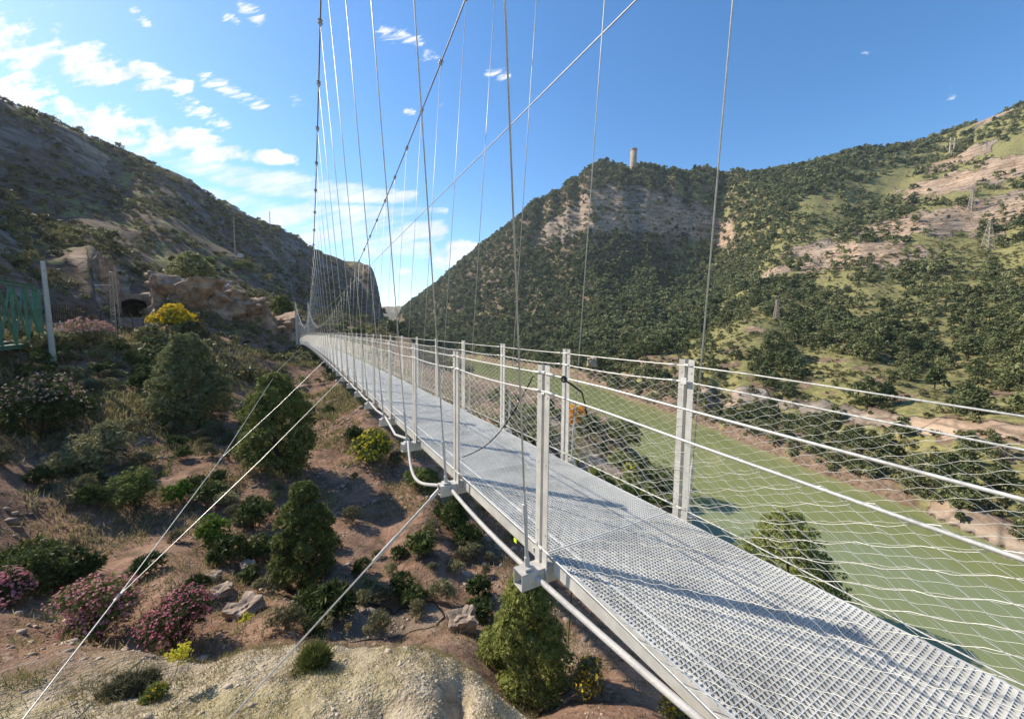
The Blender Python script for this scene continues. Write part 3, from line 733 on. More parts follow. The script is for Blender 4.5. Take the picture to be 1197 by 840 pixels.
# conduit slung along the left edge
pts = []
for s in np.linspace(-1.3, ST[0], 12): pts.append(BP(s, XL - .07 + .07 * min(1, (ST[0] - s) / .4), float(np.interp(s, [-1.3, .4, .75, 1., 1.25, 1.5, 1.75, 2.], [-.02, -.03, -.055, -.085, -.115, -.135, -.135, -.10]))))
for s in np.linspace(ST[0], ST[1], 10)[1:]: t = (s - ST[0]) / DS; pts.append(BP(s, XL - .07, -.10 - .03 * 4 * t * (1 - t)))
for t in np.linspace(0, 1, 14)[1:]: pts.append(BP(ST[1] + DS * t, XL - .085 - .10 * math.sin(t * math.pi), -.10 + .09 * t - .235 * math.sin(math.pi * t ** 1.25)))
for n in range(3, 40):
    pts.append(BP((ST[n - 1] + ST[n]) / 2, XL - .085, -.06 if n > 3 else -.14)); pts.append(BP(ST[n], XL - .085, -.01 if n < 4 else -.03))
mb = MB(); mb.tube(pts, .0185, 8); bpart('conduit', mb, M['conduit'], smooth=True)
# wind guys down to the left
def nearest_bracket(px):
    best = min(range(NB), key=lambda n: abs(proj(BP(ST[n], XL - .17, -.1))[0, 0] - px)); return BP(ST[best], XL - .17, -.1)
G = [W(27, 840, 3.9), W(137, 698, 6.2), W(259, 535, 14.), W(325, 433, 30.)]
gfar = W(354, 404, 76.)
g0 = G[0] + (G[0] - G[1]) * .55
mb = MB(); line = [g0] + G + [gfar]; mb.tube(line, .0105, 6); bpart('wind_guy', mb, M['rope'])
n1 = BP(ST[1], XL - .17, -.10)
for a, b_, r in ((G[2], nearest_bracket(380), .008), (G[1], nearest_bracket(402), .008)):
    mb = MB(); mb.tube([a, (a + b_) / 2 - [0, 0, .06], b_], r, 6); dq = (b_ - a) / np.linalg.norm(b_ - a)
    mb.tube([a - dq * .05, a + dq * .14], .016, 6); bpart('guy_tie', mb, M['rope'])
for g in (G[1], G[2]):
    mb = MB(); mb.tube([g + [-.05, 0, -.06], g, g + [.05, 0, .06]], .025 if g is G[1] else .04, 8); bpart('guy_clamp', mb, M['galv'])
e_ = W(270, 838, 3.45); far_e = n1 + (e_ - n1) * 1.9
mb = MB(); dq = (e_ - n1) / np.linalg.norm(e_ - n1)
mb.tube([n1 + dq * .3, far_e], .0085, 6); mb.tube([n1, n1 + dq * .12, n1 + dq * .125, n1 + dq * .62, n1 + dq * .625, n1 + dq * .95, n1 + dq * .96], [.02, .02, .0125, .0125, .017, .017, .009], 8); bpart('guy_tie', mb, M['galv_dull'])
# black cord hanging from the left rail
cord = MB(); a = BP(S1 - .22, XL - .01, 1.19)
ringp = [a + UB * .016 * math.cos(t) * 1.2 + np.array([0, 0, .016]) * math.sin(t) for t in np.linspace(0, 12.5, 30)]
cord.tube(ringp, .0055, 6)
cord.tube([a, W(680, 458, 2.45), W(684, 472, 2.44), W(686, 487, 2.43)], .0058, 6)
q = [W(672, 445, 2.48), W(655, 462, 2.62), W(640, 452, 2.72), W(623, 440, 2.80)]
for t in np.linspace(0, 1, 14): q.append(W(623 - 82 * t, 440 + 94 * t + 20 * math.sin(math.pi * t), 2.85 + .75 * t))
cord.tube(q[3:], .0056, 6)
cb = cord.build('cord', M['black_rope'], None, True); tag(cb, 'thin black cord tied to the left rail and drooping over the deck', 'cord')
# fluorescent mark and the small white tag
mb = MB(); s_ = BP(S1 + .30, XL - .022, -.045); mb.box(s_, .035, .004, .028, [UB, VB, np.array([0, 0, 1.])])
mk, nt, b = new_mat('fluorescent_paint'); b.inputs['Base Color'].default_value = (.62, .85, .03, 1); bpart('paint_mark', mb, mk)
mb = MB(); mb.box(BP(S1 + DSR, XL + WD - .032, PH - .165), .05, .003, .05, [UB, VB, np.array([0, 0, 1.])]); bpart('tag_plate', mb, M['white'])
# ------------------------------------------------------------------ things built along the railway and on the hills
Z = np.array([0, 0, 1.])
def hit(px, py, dmax=1500): return ground_hit(px, py, dmax)
RD = np.array([27, -38, 0.]) / math.hypot(27, 38); RN = np.array([-RD[1], RD[0], 0.])      # railway direction (towards the camera side) and its normal
# green truss bridge
T0 = W(48, 405, 40); tr = tag(empty('truss_bridge', tuple(T0)), 'green riveted steel truss railway bridge cut by the left edge', 'railway bridge')
TI = Matrix.Translation(tr.location).inverted()
def tpart(name, mb, mat, p=None):
    o = mb.build(name, mat, p or tr)
    if p is None: o.matrix_parent_inverse = TI
    return o
HT = W(48, 334, 40)[2] - T0[2]; LP = 2.7; NPn = 6; LEN = LP * NPn
for k in (0, 1):
    off = -RN * 0 + np.array([-.82, -.58, 0]) * 4.6 * k
    mb = MB(); a = T0 + off
    for z in (.25, HT - .2):
        for q in (-.16, .16): mb.bar(a + Z * (z + q * 1.0), a + RD * LEN + Z * (z + q), .34, .07)
        mb.bar(a + Z * z, a + RD * LEN + Z * z, .07, .26)
    tpart('chord', mb, M['green_paint'])
    mb = MB(); mb.bar(a + Z * .42, a + Z * (HT - .38), .5, .34, RD); tpart('end_post', mb, M['green_paint'])
    for i in range(1, NPn + 1):
        mb = MB(); q = a + RD * LP * i
        for w_ in (-.11, .11): mb.bar(q + RD * w_ + Z * .42, q + RD * w_ + Z * (HT - .38), .16, .05, RD)
        for z in np.arange(.8, HT - .6, .6): mb.bar(q - RD * .09 + Z * z, q + RD * .09 + Z * (z + .25), .05, .03)
        tpart('vertical', mb, M['green_paint'])
    for i in range(NPn):
        q = a + RD * LP * i
        mb = MB(); mb.bar(q + RD * .2 + Z * .5 + RN * .06, q + RD * (LP - .1) + Z * (HT - .5) + RN * .06, .13, .06); tpart('diagonal', mb, M['green_paint'])
        mb = MB(); mb.bar(q + RD * .2 + Z * (HT - .5) - RN * .06, q + RD * (LP - .1) + Z * .5 - RN * .06, .13, .06); tpart('diagonal', mb, M['green_paint'])
mb = MB()
for i in range(NPn + 1):
    q = T0 + RD * (LP * i + .25); mb.bar(q + Z * .30, q + np.array([-.82, -.58, 0]) * 4.4 + Z * .30, .3, .45)
tpart('floor_beam', mb, M['green_paint'])
mb = MB(); q = T0 + np.array([-.82, -.58, 0]) * 2.3
mb.bar(q - RD * .3 + Z * .66, q + RD * LEN + Z * .66, 3.6, .10); tpart('track_deck', mb, M['concrete'])
mb = MB()
for w_ in (-.8, .8): mb.bar(q - RD * .3 + RN * w_ + Z * .78, q + RD * LEN + RN * w_ + Z * .78, .09, .14)
tpart('rail', mb, M['rusty'])
mb = MB()
for i in range(1, NPn + 1, 2): p_ = T0 + RD * LP * i + Z * (HT - .1); mb.bar(p_, p_ + np.array([-.82, -.58, 0]) * 4.5, .25, .2)
tpart('cross_brace', mb, M['green_paint'])
mb = MB(); q = T0 + np.array([-.82, -.58, 0]) * 2.3 - RD * .9
mb.box(q - Z * 2.6, 2.4, 6.4, 4.6, [RD, RN, Z]); mb.box(q - Z * .22 - RD * .02, 2.6, 6.7, .25, [RD, RN, Z])
tag(mb.build('bridge_abutment', M['concrete']), 'grey concrete abutment under the end of the green truss bridge', 'abutment')
# concrete mast beside it
def mastpole(name, px, base, top, D, r0, r1, mat, label, cat, group=None):
    a = W(px[0], base, D); b_ = W(px[1], top, D); b_[0] = a[0] + (b_[0] - a[0]) * .6
    a[2] = min(a[2], float(H(a[0], a[1])[0])) - .3
    root = tag(empty(name, tuple(a)), label, cat, group)
    mb = MB(); mb.tube([a, b_], [r0, r1], 8); o = mb.build('shaft', mat, root); o.matrix_parent_inverse = Matrix.Translation(root.location).inverted()
    return root, a, b_
root, a, b_ = mastpole('catenary_mast', (60, 48.5), 393, 305, 37, .23, .16, M['white_pole'], 'pale concrete railway mast beside the green truss bridge', 'mast')
inv = Matrix.Translation(root.location).inverted()
for f_, ln in ((.36, .9), (.42, .7)):
    mb = MB(); p_ = a + (b_ - a) * f_; mb.bar(p_, p_ + np.array([ln, .4, .05]), .06, .06); mb.tube([p_ + np.array([ln * .9, .36, .05]), p_ + np.array([ln * .9, .36, .28])], .05, 6)
    o = mb.build('insulator_bracket', M['white'], root); o.matrix_parent_inverse = inv
# fences
def fence(name, pts, hts, rails, mat, label, r=.05, bars=0):
    P0 = pts[0]; root = tag(empty(name, tuple(P0)), label, 'fence'); inv = Matrix.Translation(root.location).inverted()
    for p, h in zip(pts, hts):
        mb = MB(); mb.tube([p - Z * .4, p + Z * h], r, 6); o = mb.build('post', mat, root); o.matrix_parent_inverse = inv
    for f_ in rails:
        mb = MB()
        for p, q, h0, h1 in zip(pts[:-1], pts[1:], hts[:-1], hts[1:]): mb.tube([p + Z * h0 * f_, q + Z * h1 * f_], r * .45, 5)
        o = mb.build('rail', mat, root); o.matrix_parent_inverse = inv
    if bars:
        mb = MB()
        for p, q, h in zip(pts[:-1], pts[1:], hts[:-1]):
            for t in np.linspace(0, 1, bars)[1:-1]: c = p + (q - p) * t; mb.box(c + Z * h * .5, .06, .06, h * .96)
        o = mb.build('bars', mat, root); o.matrix_parent_inverse = inv
FP = [(63, 392, 43, 3.0), (82, 392, 45, 2.6), (102, 391, 48, 2.6), (119.5, 389, 51, 2.9), (138, 391, 53, 4.2), (156, 391, 55, 2.2), (168, 390, 57, 2.2), (179, 390, 58.5, 1.4)]
fence('wire_fence', [W(p[0], p[1], p[2]) for p in FP], [p[3] for p in FP], (.35, .65, .95), M['dark_iron'], 'dark post and wire fence running along the railway ledge', .055)
FP = [(63, 379, 55), (78, 379, 57), (94, 379, 60), (108, 378, 63)]
fence('bar_fence', [W(*p) for p in FP], [2.9, 2.9, 3.0, 3.0], (.08, .95), M['rusty'], 'rusty brown vertical bar railing behind the concrete mast', .07, 7)
mb = MB()
a, b_ = W(48, 392, 48), W(112, 390, 57)
mb.bar(a + Z * .1, b_ + Z * .1, .4, 1.5); mb.bar(a + Z * .92, b_ + Z * .92, .5, .12)
tag(mb.build('parapet_wall', M['concrete']), 'low grey concrete parapet wall behind the wire fence', 'wall')
mb = MB(); q = W(188, 384, 59); mb.box(q - Z * .2, 1.3, 1.6, 3.0, [RD, RN, Z]); mb.box(q + Z * 1.36, 1.45, 1.75, .14, [RD, RN, Z])
a, b_ = W(186, 377, 60), W(140, 377, 63); mb.bar(a, b_, .35, 1.6)
tag(mb.build('retaining_wall', M['concrete']), 'grey retaining wall in front of the tunnel mouth', 'wall')
# tunnel portal
C0 = W(159, 381.5, 79); OW, OH = 3.0, 5.6
root = tag(empty('tunnel_portal', tuple(C0)), 'stone railway tunnel mouth with a dark round arch in the hillside', 'tunnel'); inv = Matrix.Translation(root.location).inverted()
arc = [(OW * math.cos(t), OH - OW + OW * math.sin(t)) for t in np.linspace(0, math.pi, 15)]
arc = [(OW, -1.)] + arc + [(-OW, -1.)]
def P3(u, z, d): return C0 + RN * u + Z * z - RD * d
outer = [(5.2, -1.), (5.2, 3.), (5.2, 6.7)] + [(5.2 - 10.4 * i / 12, 6.7) for i in range(1, 12)] + [(-5.2, 6.7), (-5.2, 3.), (-5.2, -1.)]
mb = MB(); n = len(arc)
V = [P3(u, z, 0) for u, z in arc] + [P3(u, z, 0) for u, z in outer[:n]] + [P3(u, z, 1.) for u, z in outer[:n]]
mb.add(V, [(i, i + 1, n + i + 1, n + i) for i in range(n - 1)] + [(n + i, n + i + 1, 2 * n + i + 1, 2 * n + i) for i in range(n - 1)])
o = mb.build('face', M['stone_wall'] if 'stone_wall' in M else M['boulder'], root); o.matrix_parent_inverse = inv
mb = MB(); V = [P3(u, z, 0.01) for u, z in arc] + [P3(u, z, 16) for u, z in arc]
mb.add(V, [(i, n + i, n + i + 1, i + 1) for i in range(n - 1)] + [tuple(n + i for i in range(n))])  # added end face, near-black where the tunnel runs on in the dark
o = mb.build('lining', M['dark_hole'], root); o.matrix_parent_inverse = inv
mb = MB()
for i in range(1, n - 2):
    (u, z), (u2, z2) = arc[i], arc[i + 1]; k = 1.10
    V = [P3(u, z, -.12), P3(u2, z2, -.12), P3(u2 * k, (z2 - 2.6) * k + 2.6, -.12), P3(u * k, (z - 2.6) * k + 2.6, -.12)]
    mb.add(V + [v - RD * .2 for v in V], [(0, 1, 2, 3), (0, 4, 5, 1), (3, 2, 6, 7)])
o = mb.build('arch_ring', M['stone'], root); o.matrix_parent_inverse = inv
# lattice mast of the overhead line with its arm
def lattice(name, base, hgt, w0, w1, mat, label, cat, nseg=8, group=None, sides=4, arms=0, t=.05):
    root = tag(empty(name, tuple(base)), label, cat, group); inv = Matrix.Translation(root.location).inverted()
    cs = [(-1, -1), (1, -1), (1, 1), (-1, 1)] if sides == 4 else [(-1, 0), (1, 0)]
    def c(k, f_): w_ = w0 + (w1 - w0) * f_; return np.asarray(base) + np.array([cs[k][0] * w_ / 2, cs[k][1] * w_ / 2, hgt * f_])
    for k in range(len(cs)):
        mb = MB(); mb.tube([c(k, -.04), c(k, 1)], t, 5); o = mb.build('leg', mat, root); o.matrix_parent_inverse = inv
    mb = MB()
    for i in range(nseg):
        f0, f1 = i / nseg, (i + 1) / nseg
        for k in range(len(cs) if sides == 4 else 1):
            k2 = (k + 1) % len(cs); mb.tube([c(k, f0), c(k2, f1)], t * .6, 4); mb.tube([c(k2, f0), c(k, f1)], t * .6, 4); mb.tube([c(k, f1), c(k2, f1)], t * .6, 4)
    o = mb.build('bracing', mat, root); o.matrix_parent_inverse = inv
    for i in range(arms):
        mb = MB(); z = hgt * (1 - .09 * i); q = np.asarray(base) + Z * z; mb.bar(q - np.array([w0 * .55, 0, 0]), q + np.array([w0 * .55, 0, 0]), t * 2, t * 2); o = mb.build('cross_arm', mat, root); o.matrix_parent_inverse = inv
    return root, inv
q = W(136.5, 392, 60); hm = W(133, 318, 60)[2] - q[2]
root, inv = lattice('catenary_mast', q, hm, .75, .45, M['pylon_metal'], 'slim lattice railway mast with a slanting arm before the tunnel', 'mast', 9, None, 4, 0, .06)
mb = MB(); e0 = q + Z * (hm * .80); e1 = W(110, 333, 58); mb.bar(e0, e1, .11, .11); o = mb.build('arm', M['white_pole'], root); o.matrix_parent_inverse = inv
mb = MB(); mb.tube([q + Z * hm * .94, e1 + Z * .2], .035, 4); o = mb.build('tie', M['dark_iron'], root); o.matrix_parent_inverse = inv
# rock buttress by the tunnel: a rough standing slab
def rough(name, c, sx, sy, sz, mat, label, cat, seed, sub=4, amp=.22, group=None, rot=0.):
    bm = bmesh.new(); bmesh.ops.create_icosphere(bm, subdivisions=sub, radius=1.)
    rg = np.random.default_rng(seed); o3 = rg.uniform(0, 60, 3)
    co = np.array([v.co for v in bm.verts]); p = np.sign(co) * np.abs(co) ** .55 if amp < .3 else np.sign(co) * np.abs(co) ** .72
    p /= np.maximum(np.abs(p).max(1), .75)[:, None]
    nn = pnoise(co[:, 0] * 1.3 + o3[0] + co[:, 2], co[:, 1] * 1.3 + o3[1] - co[:, 2]) + .5 * pnoise(co[:, 0] * 3.1 + o3[1] - co[:, 2] * 2, co[:, 1] * 3.1 + o3[2] + co[:, 2] * 2) + .25 * pnoise(co[:, 0] * 7 + co[:, 2] * 5, co[:, 1] * 7 - co[:, 2] * 5)
    p = p * (1 + amp * 1.6 * nn)[:, None] * np.array([sx, sy, sz]) * .5
    cr, sr = math.cos(rot), math.sin(rot); p = np.stack([p[:, 0] * cr - p[:, 1] * sr, p[:, 0] * sr + p[:, 1] * cr, p[:, 2]], 1)
    for v, k in zip(bm.verts, p): v.co = k
    me = bpy.data.meshes.new(name); bm.to_mesh(me); bm.free(); me.materials.append(mat)
    o = link(name, me); o.location = tuple(c)
    if label: tag(o, label, cat, group)
    return o
rough('rock_outcrop', W(123, 342, 76), 2.6, 3.2, 13, M['spur_rock'], 'tall upright brown rock slab left of the tunnel mouth', 'rock', 5, 4, .2)
# pole with a box on the hillside, thin mast on the skyline
q = hit(275, 297); D = q[1]; tp = W(273, 254, D)
root = tag(empty('utility_pole', tuple(q)), 'wooden utility pole standing high on the dark hillside', 'pole'); inv = Matrix.Translation(root.location).inverted()
mb = MB(); mb.tube([q - Z * .5, np.array([q[0], q[1], tp[2]])], [.26, .2], 6); o = mb.build('shaft', M['pylon_metal'], root); o.matrix_parent_inverse = inv
mb = MB(); mb.bar(np.array([q[0] - .5, q[1], tp[2] - .8]), np.array([q[0] + .5, q[1], tp[2] - .8]), .2, .2); o = mb.build('cross_arm', M['pylon_metal'], root); o.matrix_parent_inverse = inv
q = hit(281, 303); s_ = q[1] / F
mb = MB(); mb.box(q + Z * 2.2 * s_, 4.0 * s_, 4 * s_, 6.5 * s_); mb.box(q + Z * 5.7 * s_, 4.6 * s_, 4.6 * s_, .7 * s_)
tag(mb.build('utility_cabinet', M['white']), 'small pale utility box next to the hillside pole', 'cabinet')
q = hit(316, 270); s_ = q[1] / F
mb = MB(); mb.tube([q - Z, q + Z * 22 * s_], [.3 * s_ + .1, .25 * s_ + .06], 5); mb.bar(q + Z * 20 * s_ - [.9, 0, 0], q + Z * 20 * s_ + [.9, 0, 0], .15, .15)
tag(mb.build('utility_pole', M['pylon_metal']), 'thin pole on the skyline of the left hill', 'pole')
# the round tower on the summit
q = hit(740, 199); s_ = q[1] / F; tb_ = q - Z * 3
root = tag(empty('stone_tower', tuple(q)), 'pale round stone tower alone on the mountain summit', 'tower'); inv = Matrix.Translation(root.location).inverted()
ht = W(740, 174.5, q[1])[2]
mb = MB(); mb.tube([tb_, q + Z * 2, np.array([q[0], q[1], ht - 2.2])], [4.2 * s_, 3.75 * s_, 3.5 * s_], 20); o = mb.build('shaft', M['stone'], root, True); o.matrix_parent_inverse = inv
mb = MB(); mb.tube([np.array([q[0], q[1], ht - 2.2]), np.array([q[0], q[1], ht])], [3.9 * s_, 3.9 * s_], 20); o = mb.build('parapet', M['stone'], root); o.matrix_parent_inverse = inv
# lattice pylons across the river
for px, pb, pt, w0, lab in ((1154, 293, 258, 8, 'tall weathered lattice pylon, nearest the right edge'), (1135, 247, 222, 4.5, 'slim lattice pylon above the tall tapered one'), (907, 375, 350, 5, 'small lattice pylon at the edge of the grassy knoll')):
    q = hit(px, pb); s_ = q[1] / F; hgt = W(px, pt, q[1])[2] - q[2]
    lattice('lattice_pylon', q, hgt, w0 * s_, 1.6 * s_, M['pylon_metal'], lab, 'pylon', 7, 'lattice pylons on the slope across the river', 4, 2, .24 * s_)
q = hit(1112, 184); s_ = q[1] / F; hgt = W(1112, 161, q[1])[2] - q[2]
root = tag(empty('twin_pole_pylon', tuple(q)), 'pylon of two tall poles high on the right skyline', 'pylon'); inv = Matrix.Translation(root.location).inverted()
for k in (-1, 1):
    mb = MB(); a = q + np.array([k * 2.3 * s_, 0, -1]); mb.tube([a, a + Z * (hgt + 1)], .75 * s_, 6); o = mb.build('pole', M['pylon_metal'], root); o.matrix_parent_inverse = inv
mb = MB(); mb.bar(q + Z * hgt * .82 - [4 * s_, 0, 0], q + Z * hgt * .82 + [4 * s_, 0, 0], .6 * s_, .6 * s_); o = mb.build('cross_arm', M['pylon_metal'], root); o.matrix_parent_inverse = inv
# landing slab at the far end of the bridge and the rock beside it
a = BP(S_FAR + .2, XC, -.12); mb = MB(); mb.box(a + UB * 2.6 - Z * .25, 5., 3.0, .5, [UB, VB, Z]); mb.box(a + UB * 2.6 - VB * 3.2 - Z * .55, 4.4, 3.6, .3, [UB, VB, Z])
tag(mb.build('landing_slab', M['concrete']), 'pale concrete landing where the footbridge meets the hillside', 'landing')
rough('boulder', W(338, 396, 84), 3.4, 3.6, 2.6, M['boulder'], 'reddish brown boulder beside the far foot of the footbridge', 'boulder', 11)
for i, (px, py, D_, w_, hh_, lab) in enumerate(((249, 673, None, .55, .42, 'rounded brown boulder in the middle of the boulder pile'), (256, 692, None, .75, .45, 'broad flat boulder on the bare patch behind the magenta bush'), (264, 688, None, .6, .4, 'leaning boulder on the right edge of the bare earth patch'),
        (258, 655, None, .35, .3, 'small stone at the top edge of the boulder pile'), (285, 712, None, 1.1, .8, 'large grey rock face beside the dark gully'), (290, 662, None, .7, .65, 'dark grey rock standing above the gully shrub'), (540, 728, None, 1.0, .9, 'grey streaked rock deep in the dark gully'),
        (692, 424, 200., 5.5, 4., 'pale rock standing by the water below the dark pines'), (1180, 640, None, 3.4, 2.6, 'orange brown rock at the waterline on the far bank'), (1195, 655, None, 3., 2.2, 'pale rock at the waterline by the right edge'))):
    q = hit(px, py + hh_ * 8, 600) if D_ is None else W(px, py, D_); s_ = 1.
    rough('boulder', q + Z * hh_ * .12 * s_, w_ * s_, w_ * .8 * s_, hh_ * s_, M['boulder'] if i not in (7, 9) else M['pebble'], lab, 'boulder', 20 + i, 4, .32, None, i * 1.1)

for i, (px, py, D_, sx, sy, sz, lab) in enumerate(((229, 362, 73, 8.4, 8, 7.5, 'pale brown rock mass of the spur right of the tunnel mouth'), (268, 374, 79, 11, 8, 7, 'long brown rock shoulder below the low yellow broom'), (310, 388, 86, 9, 7, 5.5, 'lower brown rock step of the spur towards the footbridge'))):
    rough('rock_outcrop', W(px, py, D_) + Z * .4, sx * 1.3, sy * 1.3, sz * 1.15, M['spur_rock'], lab, 'rock', 50 + i, 5, .42, None, -.7)
# ------------------------------------------------------------------ foliage
def unit(v): return v / (np.linalg.norm(v, axis=-1, keepdims=True) + 1e-9)
def blades(P, O, nb, ln, wd, rg, out=.55, up=.25, tang=1.0):
    """leaf triangles at points P facing outward O"""
    n = len(P) * nb; p = np.repeat(P, nb, 0); o = np.repeat(O, nb, 0)
    r = rg.normal(size=(n, 3)); t = r - o * (r * o).sum(1, keepdims=True)
    d = unit(unit(t) * tang + o * out + np.array([0, 0, up])); s = unit(np.cross(d, o + rg.normal(size=(n, 3)) * .35))
    L = ln * rg.uniform(.6, 1.25, n)[:, None]; w_ = wd * rg.uniform(.7, 1.3, n)[:, None]
    a = p + rg.normal(size=(n, 3)) * ln * .12
    V = np.stack([a - s * w_ * .5, a + s * w_ * .5, a + d * L], 1).reshape(-1, 3)
    return V, np.arange(n * 3).reshape(-1, 3)
def lobes_pine(h, w, n, rg, base=.10, point=.55, rl=.2):
    t = np.sort(rg.uniform(0, 1, n)) ; z = h * (base + (1 - base) * t * .94)
    prof = np.where(t < .25, .62 + 1.5 * t, 1.0) * (1 - np.clip((t - .25) / .75, 0, 1) ** (1 / point) * .88)
    a = np.arange(n) * 2.39996 + rg.uniform(-.5, .5, n); r = w / 2 * prof * rg.uniform(.62, .92, n)
    C = np.stack([r * np.cos(a), r * np.sin(a), z], 1); R = rl * w * rg.uniform(.75, 1.25, n) * (.65 + .5 * prof)
    return C, R
def lobes_round(h, w, n, rg, flat=.0):
    o = unit(rg.normal(size=(n, 3))); o[:, 2] = np.abs(o[:, 2]) * 1.25 - .45
    C = o * np.array([w * .33, w * .33, h * .46]) * rg.uniform(.55, 1.05, n)[:, None] + np.array([0, 0, h * .38])
    return C, w * .215 * rg.uniform(.7, 1.35, n)
def crown(C, R, tuft, nb, ln, wd, rg, squash=.8, **k):
    P = []; O = []
    for c, r in zip(C, R):
        o = unit(rg.normal(size=(tuft, 3))); o[:, 2] = np.where(o[:, 2] < -.35, -o[:, 2], o[:, 2])
        rad = r * rg.uniform(.55, 1.0, tuft)[:, None]
        P.append(c + o * rad * np.array([1, 1, squash])); O.append(o)
    return blades(np.concatenate(P), np.concatenate(O), nb, ln, wd, rg, **k)
def limbs(mb, h, C, rg, r0, base=0.0, frac=.5):
    """trunk with boughs reaching into the crown clumps"""
    wob = rg.normal(0, .03 * h, (6, 2)); zz = np.linspace(-.06 * h, h * .86, 6)
    tr_ = np.stack([np.cumsum(wob[:, 0]) * .4, np.cumsum(wob[:, 1]) * .4, zz], 1); tr_ -= np.array([tr_[0, 0], tr_[0, 1], 0])
    mb.tube(tr_, np.linspace(r0, r0 * .25, 6), 7)
    for c in C[rg.permutation(len(C))[:int(len(C) * frac)]]:
        z0 = max(.12 * h, c[2] - .22 * h * rg.uniform(.5, 1)); q = np.array([np.interp(z0, zz, tr_[:, 0]), np.interp(z0, zz, tr_[:, 1]), z0])
        m_ = (q + c) / 2 + np.array([0, 0, -.03 * h]); mb.tube([q, m_, c], [r0 * .35, r0 * .22, r0 * .08], 5)
def tree(name, label, cat, base, h, w, mat, seed, n=34, tuft=60, nb=9, ln=.17, wd=.035, kind='pine', group=None, trunk=.09, point=.6, rl=.2, basef=.1, squash=.85, tx=0.):
    rg = np.random.default_rng(seed)
    root = tag(empty(name, tuple(base)), label, cat, group)
    C, R = lobes_pine(h, w, n, rg, basef, point, rl) if kind == 'pine' else lobes_round(h, w, n, rg)
    C[:, 0] += tx * C[:, 2]
    V, Fc = crown(C, R, int(tuft * 1.5), nb, ln, wd * 1.75, rg, squash)
    o = link('crown', np_mesh('crown', V, Fc, [mat]), root)
    mb = MB(); limbs(mb, h, C, rg, trunk); mb.build('trunk', M['bark'], root, True)
    return root
def shrub(name, label, cat, base, h, w, mat, seed, n=12, tuft=40, nb=6, ln=.14, wd=.05, group=None, flower=None, ff=.3, fl=.06, top=True, stems=True, up=.25, fcl=3, side=None):
    rg = np.random.default_rng(seed); root = tag(empty(name, tuple(base)), label, cat, group)
    C, R = lobes_round(h, w, n, rg); V, Fc = crown(C, R, tuft, nb, ln, wd, rg, .9, up=up)
    link('foliage', np_mesh('foliage', V, Fc, [mat]), root)
    if stems:
        mb = MB()
        for c in C[:max(4, n // 2)]: mb.tube([[c[0] * .12, c[1] * .12, -.1 * h], [c[0] * .5, c[1] * .5, c[2] * .5], c], [.018 + h * .008, .014 + h * .004, .006], 5)
        mb.build('stems', M['bark'], root)
    if flower is not None:
        P = []; O = []
        for c, r in zip(C, R):
            k = int(tuft * ff); o = unit(rg.normal(size=(k, 3))); o[:, 2] = np.abs(o[:, 2]) if top else o[:, 2]
            P.append(c + o * r * rg.uniform(.85, 1.12, k)[:, None]); O.append(o)
        P = np.concatenate(P); O = np.concatenate(O)
        if flower is M['palepink']: k_ = P[:, 2] > .58 * h; P = P[k_]; O = O[k_]
        V, Fc = blades(P, O, fcl * 2, fl, fl * .8, rg, out=.5, up=.1)
        link('flowers', np_mesh('flowers', V, Fc, [flower]), root)
    return root
def pxw(w_px, D): return w_px * D / F
# --- the named trees
def onground(px, py, D=None):
    p = hit(px, py) if D is None else W(px, py, D)
    p = np.array(p); p[2] = float(H(p[0], p[1])[0]) - .1; return p
def fit_tree(px, ytop, ybot, wpx, D=None):
    """base on the ground under the pixel; height and width from the picture"""
    b_ = onground(px, ybot, D); d = b_[1]; top = W(px, ytop, d)[2]; return b_, max(top - b_[2], .3), pxw(wpx, d)
for nm, lab, a, kw in (
    ('pine_tree', 'bushy bright green pine rising below the edge of the near deck', (614, 656, 828, 124, 12.), dict(mat=M['pine_bright'], seed=1, n=64, tuft=80, nb=10, ln=.13, wd=.018, rl=.135, point=1.05, basef=.03)),
    ('pine_tree', 'broad rounded pine on the slope below the yellow broom bush', (222, 388, 490, 88, 36.), dict(mat=M['pine_pale'], seed=2, n=64, tuft=60, nb=8, ln=.30, wd=.05, rl=.14, point=.85, basef=.02)),
    ('pine_tree', 'tall dark pine behind the joined guy cables', (326, 432, 562, 84, 28.), dict(mat=M['pine'], seed=3, n=66, tuft=60, nb=8, ln=.26, wd=.042, rl=.15, point=.6, basef=.02)),
    ('pine_tree', 'slim dark pine lower down the slope, under the long guy cable', (358, 560, 690, 66, 17.5), dict(mat=M['pine'], seed=4, n=56, tuft=66, nb=8, ln=.18, wd=.03, rl=.15, point=.55, basef=.02)),
    ('pine_tree', 'grey green pine standing alone on the rock spur by the tunnel', (226, 297, 338, 44, 80.), dict(mat=M['pine_pale'], seed=5, n=34, tuft=40, nb=6, ln=.5, wd=.14, point=.8, basef=.08)),
    ('pine_tree', 'round dark pine beside the far left pylon of the footbridge', (331, 348, 388, 30, 92.), dict(mat=M['pine'], seed=6, n=30, tuft=40, nb=6, ln=.5, wd=.14, point=.9, basef=.03)),
    ('pine_tree', 'olive green pine leaning over the water beyond the deck edge', (915, 600, 712, 120, 39.), dict(mat=M['pine_bright'], seed=7, n=44, tuft=60, nb=8, ln=.34, wd=.075, point=.8, basef=.05)),
    ('pine_tree', 'dark pine low on the bank at the foot of the leaning olive pine', (955, 660, 740, 70, 37.5), dict(mat=M['pine'], seed=8, n=34, tuft=50, nb=8, ln=.30, wd=.07, point=.9, basef=.05))):
    b_, h_, w_ = fit_tree(*a); tree(nm, lab, 'pine tree', b_, h_, w_, trunk=h_ * .022, **kw)
